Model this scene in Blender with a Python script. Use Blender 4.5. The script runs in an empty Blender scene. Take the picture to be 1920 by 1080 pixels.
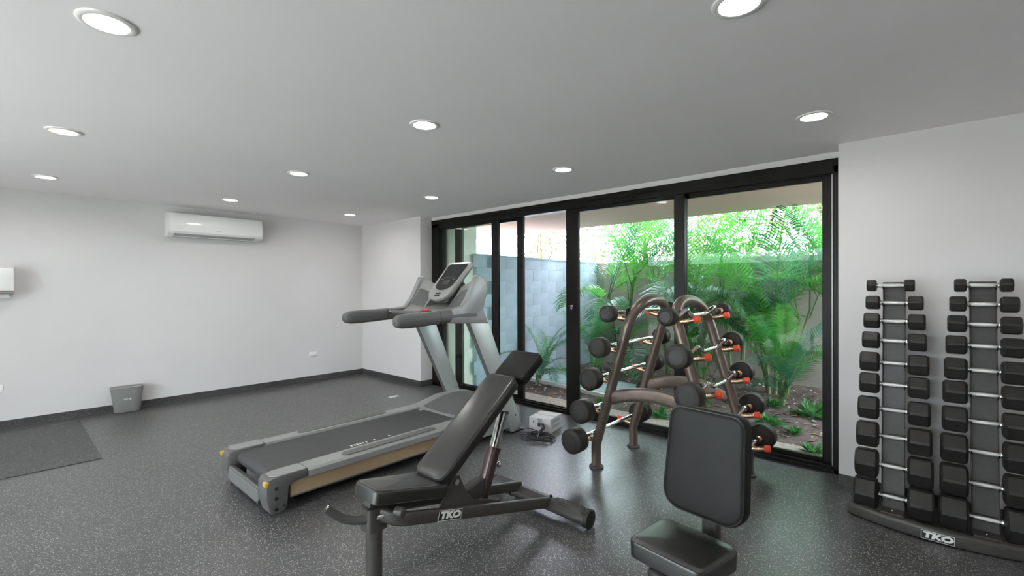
import bpy, bmesh, math, random
import mathutils
from mathutils import Vector, Matrix
random.seed(7)
S = bpy.context.scene
COL = S.collection
PI = math.pi
V3 = Vector

# ------------------------------------------------------------------ camera
cam_d = bpy.data.cameras.new('camera')
cam = bpy.data.objects.new('camera', cam_d)
COL.objects.link(cam)
cam_d.sensor_width = 36.0
cam_d.lens = 862.8 / 1920 * 36.0
cam_d.clip_start = 0.05
_yaw, _pit, _rol = .7329, -.0019, -.0027
_fw = V3((-math.sin(_yaw) * math.cos(_pit), math.cos(_yaw) * math.cos(_pit), math.sin(_pit)))
_r0 = V3((math.cos(_yaw), math.sin(_yaw), 0)); _u0 = _r0.cross(_fw)
_R = _r0 * math.cos(_rol) + _u0 * math.sin(_rol); _U = _R.cross(_fw)
cam.matrix_world = Matrix(((_R.x, _U.x, -_fw.x, 0), (_R.y, _U.y, -_fw.y, 0), (_R.z, _U.z, -_fw.z, 1.4), (0, 0, 0, 1)))
S.camera = cam
S.view_settings.view_transform = 'Standard'
S.view_settings.look = 'None'
S.view_settings.gamma = 1
S.view_settings.use_curve_mapping = False
S.view_settings.exposure = 0.0
S.cycles.use_denoising = True
S.cycles.max_bounces = 10
S.cycles.diffuse_bounces = 6
S.cycles.transparent_max_bounces = 16
S.cycles.sample_clamp_indirect = 6

# ------------------------------------------------------------------ sky and sun
W = bpy.data.worlds.new('sky'); S.world = W; W.use_nodes = True
bg = W.node_tree.nodes['Background']
bg.inputs[0].default_value = (.82, .865, 1.0, 1)
bg.inputs[1].default_value = 20.0
sun_d = bpy.data.lights.new('sun', 'SUN'); sun_d.energy = 32; sun_d.angle = .02; sun_d.color = (1, .95, .85)
sun = bpy.data.objects.new('sun', sun_d); COL.objects.link(sun)
sun.rotation_euler = V3((.35, .72, -.78)).to_track_quat('-Z', 'Y').to_euler()
LAMP_W = 4.6

# ------------------------------------------------------------------ materials
def mat(name, col, rough=.5, metal=0, spec=.5, noise=0, nscale=20, bump=0, bscale=60, coat=0, emit=None, trans=0, rnoise=0):
    m = bpy.data.materials.new(name); m.use_nodes = True
    nt = m.node_tree; b = nt.nodes['Principled BSDF']
    b.inputs['Base Color'].default_value = (*col, 1)
    b.inputs['Roughness'].default_value = rough
    b.inputs['Metallic'].default_value = metal
    b.inputs['Specular IOR Level'].default_value = spec
    b.inputs['Coat Weight'].default_value = coat
    b.inputs['Coat Roughness'].default_value = .22 if coat == .6 else .03
    tc = nt.nodes.new('ShaderNodeTexCoord')
    if noise:
        n = nt.nodes.new('ShaderNodeTexNoise'); n.inputs['Scale'].default_value = nscale; n.inputs['Detail'].default_value = 4
        nt.links.new(tc.outputs['Object'], n.inputs['Vector'])
        r = nt.nodes.new('ShaderNodeValToRGB')
        r.color_ramp.elements[0].position = .3; r.color_ramp.elements[1].position = .7
        r.color_ramp.elements[0].color = (*[max(0, c * (1 - noise)) for c in col], 1)
        r.color_ramp.elements[1].color = (*[min(1, c * (1 + noise)) for c in col], 1)
        nt.links.new(n.outputs['Fac'], r.inputs['Fac']); nt.links.new(r.outputs['Color'], b.inputs['Base Color'])
        if rnoise:
            mr = nt.nodes.new('ShaderNodeMapRange')
            mr.inputs['To Min'].default_value = rough - rnoise; mr.inputs['To Max'].default_value = rough + rnoise
            nt.links.new(n.outputs['Fac'], mr.inputs['Value']); nt.links.new(mr.outputs['Result'], b.inputs['Roughness'])
    if bump:
        n2 = nt.nodes.new('ShaderNodeTexNoise'); n2.inputs['Scale'].default_value = bscale; n2.inputs['Detail'].default_value = 3
        nt.links.new(tc.outputs['Object'], n2.inputs['Vector'])
        bp = nt.nodes.new('ShaderNodeBump'); bp.inputs['Strength'].default_value = bump; bp.inputs['Distance'].default_value = .002
        nt.links.new(n2.outputs['Fac'], bp.inputs['Height']); nt.links.new(bp.outputs['Normal'], b.inputs['Normal'])
    if emit:
        b.inputs['Emission Color'].default_value = (*emit[0], 1); b.inputs['Emission Strength'].default_value = emit[1]
    if trans:
        out = nt.nodes['Material Output']; t = nt.nodes.new('ShaderNodeBsdfTranslucent'); t.inputs[0].default_value = (*[min(1, c * 2.6) for c in col], 1)
        mx = nt.nodes.new('ShaderNodeMixShader'); mx.inputs[0].default_value = trans
        nt.links.new(b.outputs[0], mx.inputs[1]); nt.links.new(t.outputs[0], mx.inputs[2]); nt.links.new(mx.outputs[0], out.inputs[0])
    return m

def rubber_floor(name, base, fleck, amount, rough):
    m = mat(name, base, rough, spec=.5)
    nt = m.node_tree; b = nt.nodes['Principled BSDF']
    tc = nt.nodes.new('ShaderNodeTexCoord')
    n0 = nt.nodes.new('ShaderNodeTexNoise'); n0.inputs['Scale'].default_value = 1.3; n0.inputs['Detail'].default_value = 5
    nt.links.new(tc.outputs['Object'], n0.inputs['Vector'])
    r0 = nt.nodes.new('ShaderNodeValToRGB')
    r0.color_ramp.elements[0].position = .3; r0.color_ramp.elements[1].position = .75
    r0.color_ramp.elements[0].color = (*[c * .8 for c in base], 1); r0.color_ramp.elements[1].color = (*[c * 1.2 for c in base], 1)
    nt.links.new(n0.outputs['Fac'], r0.inputs['Fac'])
    last = r0.outputs['Color']
    for sc, th, cc in ((190, amount * .8, fleck), (120, amount * .4, [f * .7 for f in fleck]), (380, amount, [f * .55 for f in fleck])):
        v = nt.nodes.new('ShaderNodeTexVoronoi'); v.inputs['Scale'].default_value = sc; v.inputs['Randomness'].default_value = 1
        nt.links.new(tc.outputs['Object'], v.inputs['Vector'])
        # only a random share of the cells is a fleck
        sep = nt.nodes.new('ShaderNodeSeparateColor'); nt.links.new(v.outputs['Color'], sep.inputs[0])
        lt = nt.nodes.new('ShaderNodeMath'); lt.operation = 'LESS_THAN'; lt.inputs[1].default_value = th
        nt.links.new(sep.outputs[0], lt.inputs[0])
        l2 = nt.nodes.new('ShaderNodeMath'); l2.operation = 'LESS_THAN'; l2.inputs[1].default_value = .42
        nt.links.new(v.outputs['Distance'], l2.inputs[0])
        mu = nt.nodes.new('ShaderNodeMath'); mu.operation = 'MULTIPLY'
        nt.links.new(lt.outputs[0], mu.inputs[0]); nt.links.new(l2.outputs[0], mu.inputs[1])
        mx = nt.nodes.new('ShaderNodeMixRGB'); mx.inputs[2].default_value = (*cc, 1)
        nt.links.new(mu.outputs[0], mx.inputs[0]); nt.links.new(last, mx.inputs[1]); last = mx.outputs[0]
    nt.links.new(last, b.inputs['Base Color'])
    n3 = nt.nodes.new('ShaderNodeTexNoise'); n3.inputs['Scale'].default_value = 220
    nt.links.new(tc.outputs['Object'], n3.inputs['Vector'])
    bp = nt.nodes.new('ShaderNodeBump'); bp.inputs['Strength'].default_value = .25; bp.inputs['Distance'].default_value = .002
    nt.links.new(n3.outputs['Fac'], bp.inputs['Height']); nt.links.new(bp.outputs['Normal'], b.inputs['Normal'])
    return m

def glass_mat(name, tint):
    m = bpy.data.materials.new(name); m.use_nodes = True
    nt = m.node_tree; nt.nodes.remove(nt.nodes['Principled BSDF'])
    t = nt.nodes.new('ShaderNodeBsdfTransparent'); t.inputs[0].default_value = (*tint, 1)
    g = nt.nodes.new('ShaderNodeBsdfGlossy'); g.inputs['Roughness'].default_value = .01
    f = nt.nodes.new('ShaderNodeFresnel'); f.inputs[0].default_value = 1.19
    mx = nt.nodes.new('ShaderNodeMixShader')
    nt.links.new(f.outputs[0], mx.inputs[0]); nt.links.new(t.outputs[0], mx.inputs[1]); nt.links.new(g.outputs[0], mx.inputs[2])
    nt.links.new(mx.outputs[0], nt.nodes['Material Output'].inputs[0])
    return m

M = {}
M['wall'] = mat('grey_wall_paint', (.70, .68, .68), .75, noise=.02, nscale=2, bump=.05, bscale=180)
M['ceil'] = mat('ceiling_paint', (.90, .865, .885), .8, noise=.015, nscale=1.5)
M['floor'] = rubber_floor('speckled_rubber_floor', (.060, .059, .059), (.46, .46, .46), .20, .28)
M['mat'] = rubber_floor('speckled_rubber_mat', (.050, .049, .049), (.30, .30, .30), .16, .55)
M['base'] = rubber_floor('rubber_baseboard', (.030, .029, .029), (.20, .20, .20), .13, .6)
M['frame'] = mat('dark_anodised_frame', (.008, .007, .006), .35, 0, spec=.18, noise=.2, nscale=30)
M['glass'] = glass_mat('window_glass', (.93, .975, .955))
M['white'] = mat('white_plastic', (.80, .80, .79), .35)
M['whitegloss'] = mat('glossy_white_plastic', (.93, .93, .92), .15, coat=.5)
M['greyvent'] = mat('grey_vent_plastic', (.38, .38, .38), .5)
M['dark'] = mat('black_plastic', (.012, .012, .012), .45)
M['lamp'] = mat('lamp_diffuser', (1, 1, 1), .5, emit=((1, .97, .93), 14))
M['lampwarm'] = mat('warm_lamp_diffuser', (1, 1, 1), .5, emit=((1, .86, .45), 5))
M['trimring'] = mat('white_lamp_ring', (.85, .84, .82), .4, emit=None)
M['leather'] = mat('black_vinyl', (.012, .0115, .011), .36, spec=.5, coat=.6, noise=.15, nscale=8, bump=.15, bscale=260, rnoise=.08)
M['leather2'] = mat('worn_charcoal_vinyl', (.012, .012, .0115), .42, spec=.18, noise=.12, nscale=6, bump=.15, bscale=260, rnoise=.05)
M['piping'] = mat('vinyl_piping', (.02, .02, .019), .3)
M['steel'] = mat('dark_grey_powder_coat', (.060, .056, .053), .38, .1, spec=.35, noise=.1, nscale=40)
M['rack'] = mat('bronze_grey_powder_coat', (.155, .118, .095), .33, .5, noise=.12, nscale=25)
M['maroon'] = mat('brown_metal_sleeve', (.10, .066, .062), .3, .6)
M['chrome'] = mat('chrome', (.75, .75, .74), .14, 1)
M['knurl'] = mat('knurled_chrome', (.72, .72, .70), .28, 1, bump=.8, bscale=700)
M['rubber'] = mat('black_rubber', (.020, .019, .018), .45, spec=.35, noise=.15, nscale=30, bump=.15, bscale=300)
M['plate'] = mat('brown_black_urethane', (.028, .024, .020), .48, spec=.25, noise=.2, nscale=20)
M['orange'] = mat('orange_rubber_cap', (.85, .075, .02), .4)
M['brass'] = mat('brassy_steel', (.50, .34, .22), .25, .9)
M['tsilver'] = mat('silver_plastic', (.31, .315, .31), .38, .35)
M['tlight'] = mat('light_silver_plastic', (.33, .325, .315), .35, .3)
M['tgrey'] = mat('mid_grey_plastic', (.105, .105, .103), .42, .1)
M['tmid'] = mat('satin_grey_plastic', (.17, .17, .168), .4, .2)
M['tpost'] = mat('silver_painted_post', (.50, .53, .52), .38, .4)
M['belt'] = mat('treadmill_belt', (.042, .043, .043), .55, noise=.12, nscale=14, bump=.3, bscale=400)
M['tan'] = mat('tan_side_panel', (.30, .215, .13), .45, noise=.15, nscale=3)
M['screen'] = mat('display_glass', (.010, .010, .010), .12, coat=.3)
M['amber'] = mat('amber_reflector', (.55, .33, .05), .25)
M['grip'] = mat('foam_grip', (.035, .034, .033), .65, bump=.4, bscale=300)
M['tread'] = mat('checkered_rubber_tread', (.06, .06, .058), .5)
M['bin'] = mat('grey_bin_plastic', (.24, .24, .235), .45)
M['card'] = mat('white_carton', (.55, .53, .52), .6, noise=.05, nscale=30)
M['cable'] = mat('black_cable', (.018, .018, .020), .35)
M['paper'] = mat('white_paper', (.8, .79, .77), .7)
M['concrete'] = mat('rendered_wall', (.25, .225, .19), .85, noise=.15, nscale=3, bump=.4, bscale=40)
M['pale'] = mat('pale_rendered_wall', (.78, .80, .70), .85, noise=.08, nscale=3)
M['sidewall'] = mat('pale_block_wall', (.36, .43, .50), .85, noise=.12, nscale=4, bump=.4, bscale=50)
M['soffit'] = mat('beige_soffit_paint', (.72, .50, .41), .8, noise=.03, nscale=2)
M['soil'] = mat('garden_soil', (.085, .062, .058), .95, noise=.5, nscale=9, bump=1, bscale=30)
M['gravel'] = mat('sandy_gravel_strip', (.33, .29, .25), .95, noise=.35, nscale=45, bump=1, bscale=60)
M['slab'] = mat('blue_grey_paving', (.24, .33, .34), .7, noise=.25, nscale=5)
M['stone'] = mat('pebble', (.36, .34, .33), .8, noise=.4, nscale=12)
M['litter'] = mat('dry_leaf', (.20, .12, .08), .8, noise=.5, nscale=12)
M['frond'] = mat('palm_leaflet_green', (.036, .165, .020), .42, spec=.3, noise=.45, nscale=1.2, trans=.45)
M['frond2'] = mat('palm_leaflet_sky_sheen', (.030, .115, .062), .28, spec=.6, noise=.35, nscale=1.2, trans=.3)  # sky reflection on the leaflets put into the base colour as blue
M['cane'] = mat('palm_cane', (.12, .15, .06), .6, noise=.35, nscale=6)
M['weed'] = mat('weed_leaf', (.035, .14, .03), .5, noise=.35, nscale=9, trans=.3)
M['bounce_paving'] = mat('added_bounce_paving', (.62, .61, .62), .8, noise=.08, nscale=2)  # for the ground added behind the viewpoint to bounce sun upwards
M['tree'] = mat('sunlit_tree_leaf', (.060, .085, .022), .5, noise=.5, nscale=1.5, trans=.4)
M['tree2'] = mat('pale_tree_leaf', (.10, .115, .065), .5, noise=.4, nscale=1.5, trans=.4)
M['bark'] = mat('tree_bark', (.14, .11, .09), .9, noise=.3, nscale=12)
M['bldg'] = mat('white_neighbour_render', (.80, .76, .72), .8)

# ------------------------------------------------------------------ mesh helpers
class MB:
    def __init__(s): s.bm = bmesh.new()
    def _merge(s, t, mtx=None):
        if mtx is not None: t.transform(mtx)
        me = bpy.data.meshes.new('t'); t.to_mesh(me); t.free(); s.bm.from_mesh(me); bpy.data.meshes.remove(me)
    def box(s, x0, y0, z0, x1, y1, z1, bev=0, seg=2, mtx=None):
        t = bmesh.new(); bmesh.ops.create_cube(t, size=1)
        for v in t.verts:
            v.co = V3(((x0 + x1) / 2 + v.co.x * (x1 - x0), (y0 + y1) / 2 + v.co.y * (y1 - y0), (z0 + z1) / 2 + v.co.z * (z1 - z0)))
        if bev: bmesh.ops.bevel(t, geom=t.edges[:], offset=bev, segments=seg, profile=.5, affect='EDGES')
        s._merge(t, mtx); return s
    def prism(s, pts, a0, a1, axis='x', bev=0, seg=2, mtx=None):
        """polygon (2D) extruded along axis: x -> pts are (y,z); y -> (x,z); z -> (x,y)"""
        t = bmesh.new()
        def P(p, a):
            return V3((a, p[0], p[1])) if axis == 'x' else V3((p[0], a, p[1])) if axis == 'y' else V3((p[0], p[1], a))
        A = [t.verts.new(P(p, a0)) for p in pts]; B = [t.verts.new(P(p, a1)) for p in pts]
        n = len(pts)
        t.faces.new(A); t.faces.new(B[::-1])
        for i in range(n): t.faces.new((A[i], B[i], B[(i + 1) % n], A[(i + 1) % n])[::-1])
        bmesh.ops.recalc_face_normals(t, faces=t.faces)
        if bev:
            eds = [e for e in t.edges if len(e.link_faces) == 2 and e.calc_face_angle(0) > .5]
            bmesh.ops.bevel(t, geom=eds, offset=bev, segments=seg, profile=.5, affect='EDGES', clamp_overlap=True)
        s._merge(t, mtx); return s
    def loft(s, rings, cap=True, closed=True, mtx=None):
        t = bmesh.new(); R = [[t.verts.new(V3(p)) for p in r] for r in rings]; n = len(rings[0])
        for a, b in zip(R, R[1:]):
            for i in range(n if closed else n - 1):
                try: t.faces.new((a[i], a[(i + 1) % n], b[(i + 1) % n], b[i]))
                except ValueError: pass
        if cap and closed:
            t.faces.new(R[0][::-1]); t.faces.new(R[-1])
        bmesh.ops.recalc_face_normals(t, faces=t.faces)
        s._merge(t, mtx); return s
    def tube(s, path, r, r2=None, n=12, up=V3((0, 0, 1)), square=0, cap=True, mtx=None):
        """sweep of an ellipse (r across, r2 along up) or of a rounded square"""
        path = [V3(p) for p in path]; r2 = r2 or r; rings = []
        for i, p in enumerate(path):
            d = (path[min(i + 1, len(path) - 1)] - path[max(i - 1, 0)]).normalized()
            u = up if abs(d.dot(up)) < .95 else V3((0, 1, 0)) if abs(d.y) < .9 else V3((1, 0, 0))
            a = d.cross(u).normalized(); b = a.cross(d).normalized()
            ra, rb = (r[i], r[i]) if isinstance(r, (list, tuple)) else (r, r2)
            ring = []
            for k in range(n):
                th = 2 * PI * (k + .5) / n; c, q = math.cos(th), math.sin(th)
                if square:
                    e = 2 / square; c = math.copysign(abs(c) ** e, c); q = math.copysign(abs(q) ** e, q)
                ring.append(p + a * ra * c + b * rb * q)
            rings.append(ring)
        return s.loft(rings, cap=cap, mtx=mtx)
    def cyl(s, p0, p1, r, n=20, bev=0):
        p0, p1 = V3(p0), V3(p1)
        if bev:
            d = (p1 - p0).normalized() * bev
            return s.tube([p0, p0 + d * .3, p0 + d, p1 - d, p1 - d * .3, p1], [r - bev, r - bev * .3, r, r, r - bev * .3, r - bev], n=n)
        return s.tube([p0, p1], r, n=n)
    def sphere(s, c, r, sc=(1, 1, 1), seg=12):
        t = bmesh.new(); bmesh.ops.create_uvsphere(t, u_segments=seg, v_segments=seg // 2 + 2, radius=r)
        s._merge(t, Matrix.Translation(V3(c)) @ Matrix.Diagonal((*sc, 1))); return s
    def quad(s, *p):
        s.bm.faces.new([s.bm.verts.new(V3(q)) for q in p]); return s
    def build(s, name, m, parent=None, smooth=True, at=None, autos=.7):
        me = bpy.data.meshes.new(name)
        if parent is not None and at is None:
            w = parent.get('_o'); off = V3(w) if w else V3((0, 0, 0))
        else: off = V3(at) if at else V3((0, 0, 0))
        if off.length: bmesh.ops.translate(s.bm, verts=s.bm.verts, vec=-off)
        if smooth:
            for f in s.bm.faces: f.smooth = True
            for e in s.bm.edges:
                if len(e.link_faces) == 2 and e.calc_face_angle(0) > autos: e.smooth = False
        s.bm.to_mesh(me); s.bm.free()
        me.materials.append(M[m] if isinstance(m, str) else m)
        o = bpy.data.objects.new(name, me); COL.objects.link(o)
        if parent is not None:
            o.parent = parent
            # children of a mesh part share the root's origin
            if parent.get('_o') is not None: o['_o'] = parent['_o']
        elif at: o.location = V3(at)
        return o

def tag(o, label=None, cat=None, group=None, kind=None):
    if label: o['label'] = label
    if cat: o['category'] = cat
    if group: o['group'] = group
    if kind: o['kind'] = kind
    return o
def thing(name, loc, label, cat, group=None, rz=0, local=False):
    o = bpy.data.objects.new(name, None); COL.objects.link(o); o.location = loc; o.rotation_euler = (0, 0, rz)
    o.empty_display_size = .1
    if not local: o['_o'] = list(loc)
    return tag(o, label, cat, group)
def sthing(name, loc=(0, 0, 0)):
    o = bpy.data.objects.new(name, None); COL.objects.link(o); o.location = loc; o['_o'] = list(loc); o['kind'] = 'structure'; return o
def struct(name, mb, m, parent=None, smooth=False):
    o = mb.build(name, m, parent, smooth=smooth)
    if parent is None: o['kind'] = 'structure'
    return o
def copy_tree(o, parent=None):
    c = o.copy(); COL.objects.link(c)
    if parent is not None: c.parent = parent
    for ch in list(o.children): copy_tree(ch, c)
    return c
def fillet(pts, r, n=6):
    pts = [V3(p) for p in pts]; out = [pts[0]]
    for i in range(1, len(pts) - 1):
        a, b, c = pts[i - 1], pts[i], pts[i + 1]
        d1 = (a - b); d2 = (c - b); k = min(r, d1.length * .48, d2.length * .48)
        p0 = b + d1.normalized() * k; p2 = b + d2.normalized() * k
        for j in range(n + 1):
            t = j / n; out.append(p0 * (1 - t) ** 2 + b * 2 * t * (1 - t) + p2 * t * t)
    out.append(pts[-1]); return out
def rrect(w, l, r, n=6):
    """rounded rectangle outline, r may be 4 radii (++ , -+, --, +-)"""
    rs = r if isinstance(r, (list, tuple)) else [r] * 4; out = []
    for (sx, sy, a0), q in zip(((1, 1, 0), (-1, 1, PI / 2), (-1, -1, PI), (1, -1, 1.5 * PI)), rs):
        for i in range(n + 1):
            a = a0 + PI / 2 * i / n
            out.append((sx * (w / 2 - q) + q * math.cos(a), sy * (l / 2 - q) + q * math.sin(a)))
    return out
def inset(pts, d):
    n = len(pts); out = []
    for i in range(n):
        a, b, c = V3((*pts[i - 1], 0)), V3((*pts[i], 0)), V3((*pts[(i + 1) % n], 0))
        t = (c - a); nrm = V3((-t.y, t.x, 0))
        nrm = nrm.normalized() if nrm.length > 1e-9 else V3((0, 0, 0))
        out.append((b.x + nrm.x * d, b.y + nrm.y * d))
    return out
def pad_rings(outline, th, e=.02, n=5, dome=.0):
    """cushion: outline in XY, from z=0 to z=th, rounded edges"""
    rings = [[(x, y, 0) for x, y in inset(outline, e * .5)]]
    rings.append([(x, y, e * .3) for x, y in inset(outline, e * .1)])
    for i in range(n + 1):
        a = PI / 2 * i / n
        rings.append([(x, y, th - e + e * math.sin(a)) for x, y in inset(outline, e * (1 - math.cos(a)))])
    if dome:
        cx = sum(p[0] for p in outline) / len(outline); cy = sum(p[1] for p in outline) / len(outline)
        base = rings[-1]
        for k in (.8, .5, .15):
            rings.append([(cx + (x - cx) * k, cy + (y - cy) * k, th + dome * (1 - k * k)) for x, y, z in base])
    return rings
def text_mesh(txt, size, ext, mtx, name, m, parent, shear=0, offset=0, xscale=1):
    cu = bpy.data.curves.new('txt', 'FONT'); cu.body = txt; cu.size = size; cu.extrude = ext; cu.align_x = 'CENTER'; cu.align_y = 'CENTER'
    cu.shear = shear; cu.offset = offset
    o = bpy.data.objects.new('txt', cu); COL.objects.link(o)
    me = bpy.data.meshes.new_from_object(o.evaluated_get(bpy.context.evaluated_depsgraph_get()))
    bpy.data.objects.remove(o); bpy.data.curves.remove(cu)
    b = MB(); b.bm.from_mesh(me); bpy.data.meshes.remove(me)
    b.bm.transform(mtx @ Matrix.Diagonal((xscale, 1, 1, 1)))
    return b.build(name, m, parent, smooth=False)
def basis(o, x, y, z):
    x, y, z = V3(x).normalized(), V3(y).normalized(), V3(z).normalized()
    return Matrix(((x.x, y.x, z.x, o[0]), (x.y, y.y, z.y, o[1]), (x.z, y.z, z.z, o[2]), (0, 0, 0, 1)))

# ------------------------------------------------------------------ room shell
XL, XR, YB, YJ, YW, H = -6.84, 2.4, -2.7, 3.95, 4.15, 2.4
XJ, XW = -5.29, -.46
struct('floor', MB().prism([(XL - .2, YB - .2), (XR + .2, YB - .2), (XR + .2, YJ + .1), (XW, YJ + .1), (XW, YW + .14), (XJ, YW + .14), (XJ, YJ + .1), (XL - .2, YJ + .1)], -.1, 0, 'z'), 'floor')
struct('ceiling', MB().box(XL - .2, YB - .2, H, XR + .2, YW + .14, H + .15), 'ceil')
struct('wall_left', MB().box(XL - .2, YB - .2, 0, XL, YJ + .2, H), 'wall')
struct('wall_corner', MB().box(XL, YJ, 0, XJ, YW + .14, H), 'wall')
struct('wall_right', MB().box(XW, YJ, 0, XR + .2, YW + .14, H), 'wall')
struct('wall_header', MB().box(XJ, YW + .005, 2.352, XW, YW + .14, H), 'wall')
struct('wall_back', MB().box(XL, YB - .2, 0, -5.4, YB, H).box(.0, YB - .2, 0, XR, YB, H).box(-5.4, YB - .2, 2.25, .0, YB, H), 'wall')  # opening cut for the added glazing that brightens the ceiling
struct('wall_far_right', MB().box(XR, YB - .2, 0, XR + .2, YJ, H), 'wall')
# unseen glazing added to light the ceiling, with terrace and a boundary wall outside
struct('added_bounce_ground', MB().box(-14, -14, -.15, 9, YB - .2, -.02), 'bounce_paving')  # unseen ground, added to bounce sunlight up to the ceiling
struct('added_sun_overhang', MB().box(-11, YB - 2.6, 2.45, 7, YB - .2, 2.7), 'pale')  # unseen overhang, added to keep direct sun and sky out of the room
struct('added_sky_screen', MB().box(-14, -10.4, 0, 9, -10.2, 2.3), 'concrete')  # unseen wall, added to block the low sky
wb = sthing('added_glazing')  # unseen, added to let daylight reach the ceiling
for x in (-5.4, -3.6, -1.8, -.06):
    MB().box(x, YB - .14, 0, x + .06, YB - .08, 2.25, .003).build('stile', 'frame', wb, smooth=False)
MB().box(-5.4, YB - .14, 2.19, 0, YB - .08, 2.25, .003).build('head_rail', 'frame', wb, smooth=False)
MB().box(-5.4, YB - .14, 0, 0, YB - .08, .05, .003).build('sill_rail', 'frame', wb, smooth=False)
for x in (-5.34, -3.54, -1.74):
    MB().box(x, YB - .113, .05, x + 1.74, YB - .107, 2.19).build('glass_pane', 'glass', wb, smooth=False)
bb = .08
def cove(p0, p1, nrm):
    """rubber baseboard with a small coved foot"""
    prof = [(0, 0), (.020, 0), (.012, .006), (.008, .018), (.007, bb - .004), (.004, bb), (0, bb)]
    r0 = [V3((p0[0] + nrm[0] * a, p0[1] + nrm[1] * a, z)) for a, z in prof]; r1 = [V3((p1[0] + nrm[0] * a, p1[1] + nrm[1] * a, z)) for a, z in prof]
    return MB().loft([r0, r1])
struct('baseboard_left', cove((XL, YB), (XL, YJ), (1, 0)), 'base', smooth=True)
struct('baseboard_corner', cove((XL, YJ), (XJ, YJ), (0, -1)), 'base', smooth=True)
struct('baseboard_reveal', cove((XJ, YJ), (XJ, YW), (1, 0)), 'base', smooth=True)
struct('baseboard_right', cove((XW, YJ), (XR, YJ), (0, -1)), 'base', smooth=True)

# ------------------------------------------------------------------ window wall
win = sthing('window_1')
b = MB().box(XJ, YW, 2.245, XW, YW + .13, 2.352, .004)
b.box(XJ, YW - .006, 2.300, XW, YW, 2.352, .002)
b.build('head_rail', 'frame', win, smooth=False)
b = MB().box(XJ, YW, 0, XW, YW + .13, .030, .003)
b.box(XJ, YW + .03, .03, XW, YW + .045, .05); b.box(XJ, YW + .085, .03, XW, YW + .10, .05)
b.build('sill_track', 'frame', win, smooth=False)
MB().box(XJ, YW, 0, XJ + .16, YW + .13, 2.3, .004).build('jamb', 'frame', win, smooth=False)
MB().box(XW - .055, YW, 0, XW, YW + .13, 2.3, .004).build('jamb', 'frame', win, smooth=False)
MB().box(XW - .068, YW + .02, .05, XW - .060, YW + .03, 2.24).build('gap_light_strip', 'tlight', win, smooth=False)  # pale strip stands for the bright line of light in the jamb gap
def door(name, x0, x1, yc, wl, wr, top=.03, bot=.05):
    d = sthing(name)
    z0, z1 = .03, 2.26
    MB().box(x0, yc - .02, z0, x0 + wl, yc + .02, z1, .004).build('stile', 'frame', d, smooth=False)
    MB().box(x1 - wr, yc - .02, z0, x1, yc + .02, z1, .004).build('stile', 'frame', d, smooth=False)
    MB().box(x0 + wl, yc - .018, z0, x1 - wr, yc + .018, z0 + bot, .003).build('bottom_rail', 'frame', d, smooth=False)
    MB().box(x0 + wl, yc - .018, z1 - top - .02, x1 - wr, yc + .018, z1, .003).build('top_rail', 'frame', d, smooth=False)
    MB().box(x0 + wl - .01, yc - .003, z0 + bot - .01, x1 - wr + .01, yc + .003, z1 - top - .01).build('glass_pane', 'glass', d, smooth=False)
    return d
door('door_1', XJ + .13, -3.985, YW + .035, .05, .115)
door('door_2', -4.87, -3.625, YW + .095, .105, .095)
d3 = door('door_3', -2.95, -1.635, YW + .035, .16, .10)
door('door_4', -1.74, XW - .05, YW + .095, .10, .085)
lk = MB().cyl((-2.865, YW + .015, 1.17), (-2.865, YW - .004, 1.17), .013).cyl((-2.865, YW - .004, 1.17), (-2.865, YW - .012, 1.17), .007)
lk.box(-2.885, YW - .002, 1.185, -2.845, YW + .016, 1.20, .003)
lk.build('lock', 'chrome', d3)

# ------------------------------------------------------------------ downlights
def make_lamp(mname):
    t = thing('ceiling_light', (0, 0, 0), '', 'ceiling light', 'recessed downlights in the ceiling', local=True)
    n = 40; rings = []
    for r, z in ((.066, -.002), (.068, -.008), (.078, -.010), (.088, -.006), (.091, 0), (.060, 0)):
        rings.append([(r * math.cos(2 * PI * k / n), r * math.sin(2 * PI * k / n), z) for k in range(n)])
    MB().loft(rings, cap=False).build('trim_ring', 'trimring', t)
    MB().tube([(0, 0, -.0045), (0, 0, -.001)], .067, n=40).build('diffuser', mname, t)
    return t
lamp_lab = {
 (0, 0): 'round recessed ceiling light at far left, above the paper dispenser wall', (1, 0): 'yellowish recessed ceiling light on the left, second of its row',
 (2, 0): 'largest round recessed ceiling light at upper left', (3, 0): 'round recessed ceiling light directly above the viewpoint',
 (0, 1): 'small recessed ceiling light nearest the air conditioner', (1, 1): 'recessed ceiling light between air conditioner light and room-centre light',
 (2, 1): 'recessed ceiling light near the centre, above the treadmill', (3, 1): 'large recessed ceiling light cut by the top of the photo',
 (0, 2): 'smallest recessed ceiling light, nearest the far room corner', (1, 2): 'recessed ceiling light before the left end of the glass doors',
 (2, 2): 'recessed ceiling light before the middle of the glass doors', (3, 2): 'recessed ceiling light before the right end of the glass doors'}
lp0 = make_lamp('lamp')
LX = (-5.86, -4.075, -2.29, -.49, 1.3); LY = (.27, 1.745, 3.2, -1.2)
first = True
for i, x in enumerate(LX):
    for j, y in enumerate(LY):
        if (i, j) == (4, 2) or (i,j)==(4,3): continue
        o = lp0 if first else copy_tree(lp0); first = False
        o.location = (x, y, H)
        o['label'] = lamp_lab.get((i, j), 'round recessed ceiling light behind the viewpoint')
        if (i, j) == (1, 0):
            for c in o.children:
                if c.name.startswith('diffuser'):
                    c.data = c.data.copy(); c.data.materials[0] = M['lampwarm']
        ld = bpy.data.lights.new('downlight', 'AREA'); ld.shape = 'DISK'; ld.size = .13; ld.energy = LAMP_W; ld.spread = PI * .94
        ld.color = (1, .965, .93)
        lo = bpy.data.objects.new('downlight', ld); COL.objects.link(lo); lo.location = (x, y, H - .014)

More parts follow.
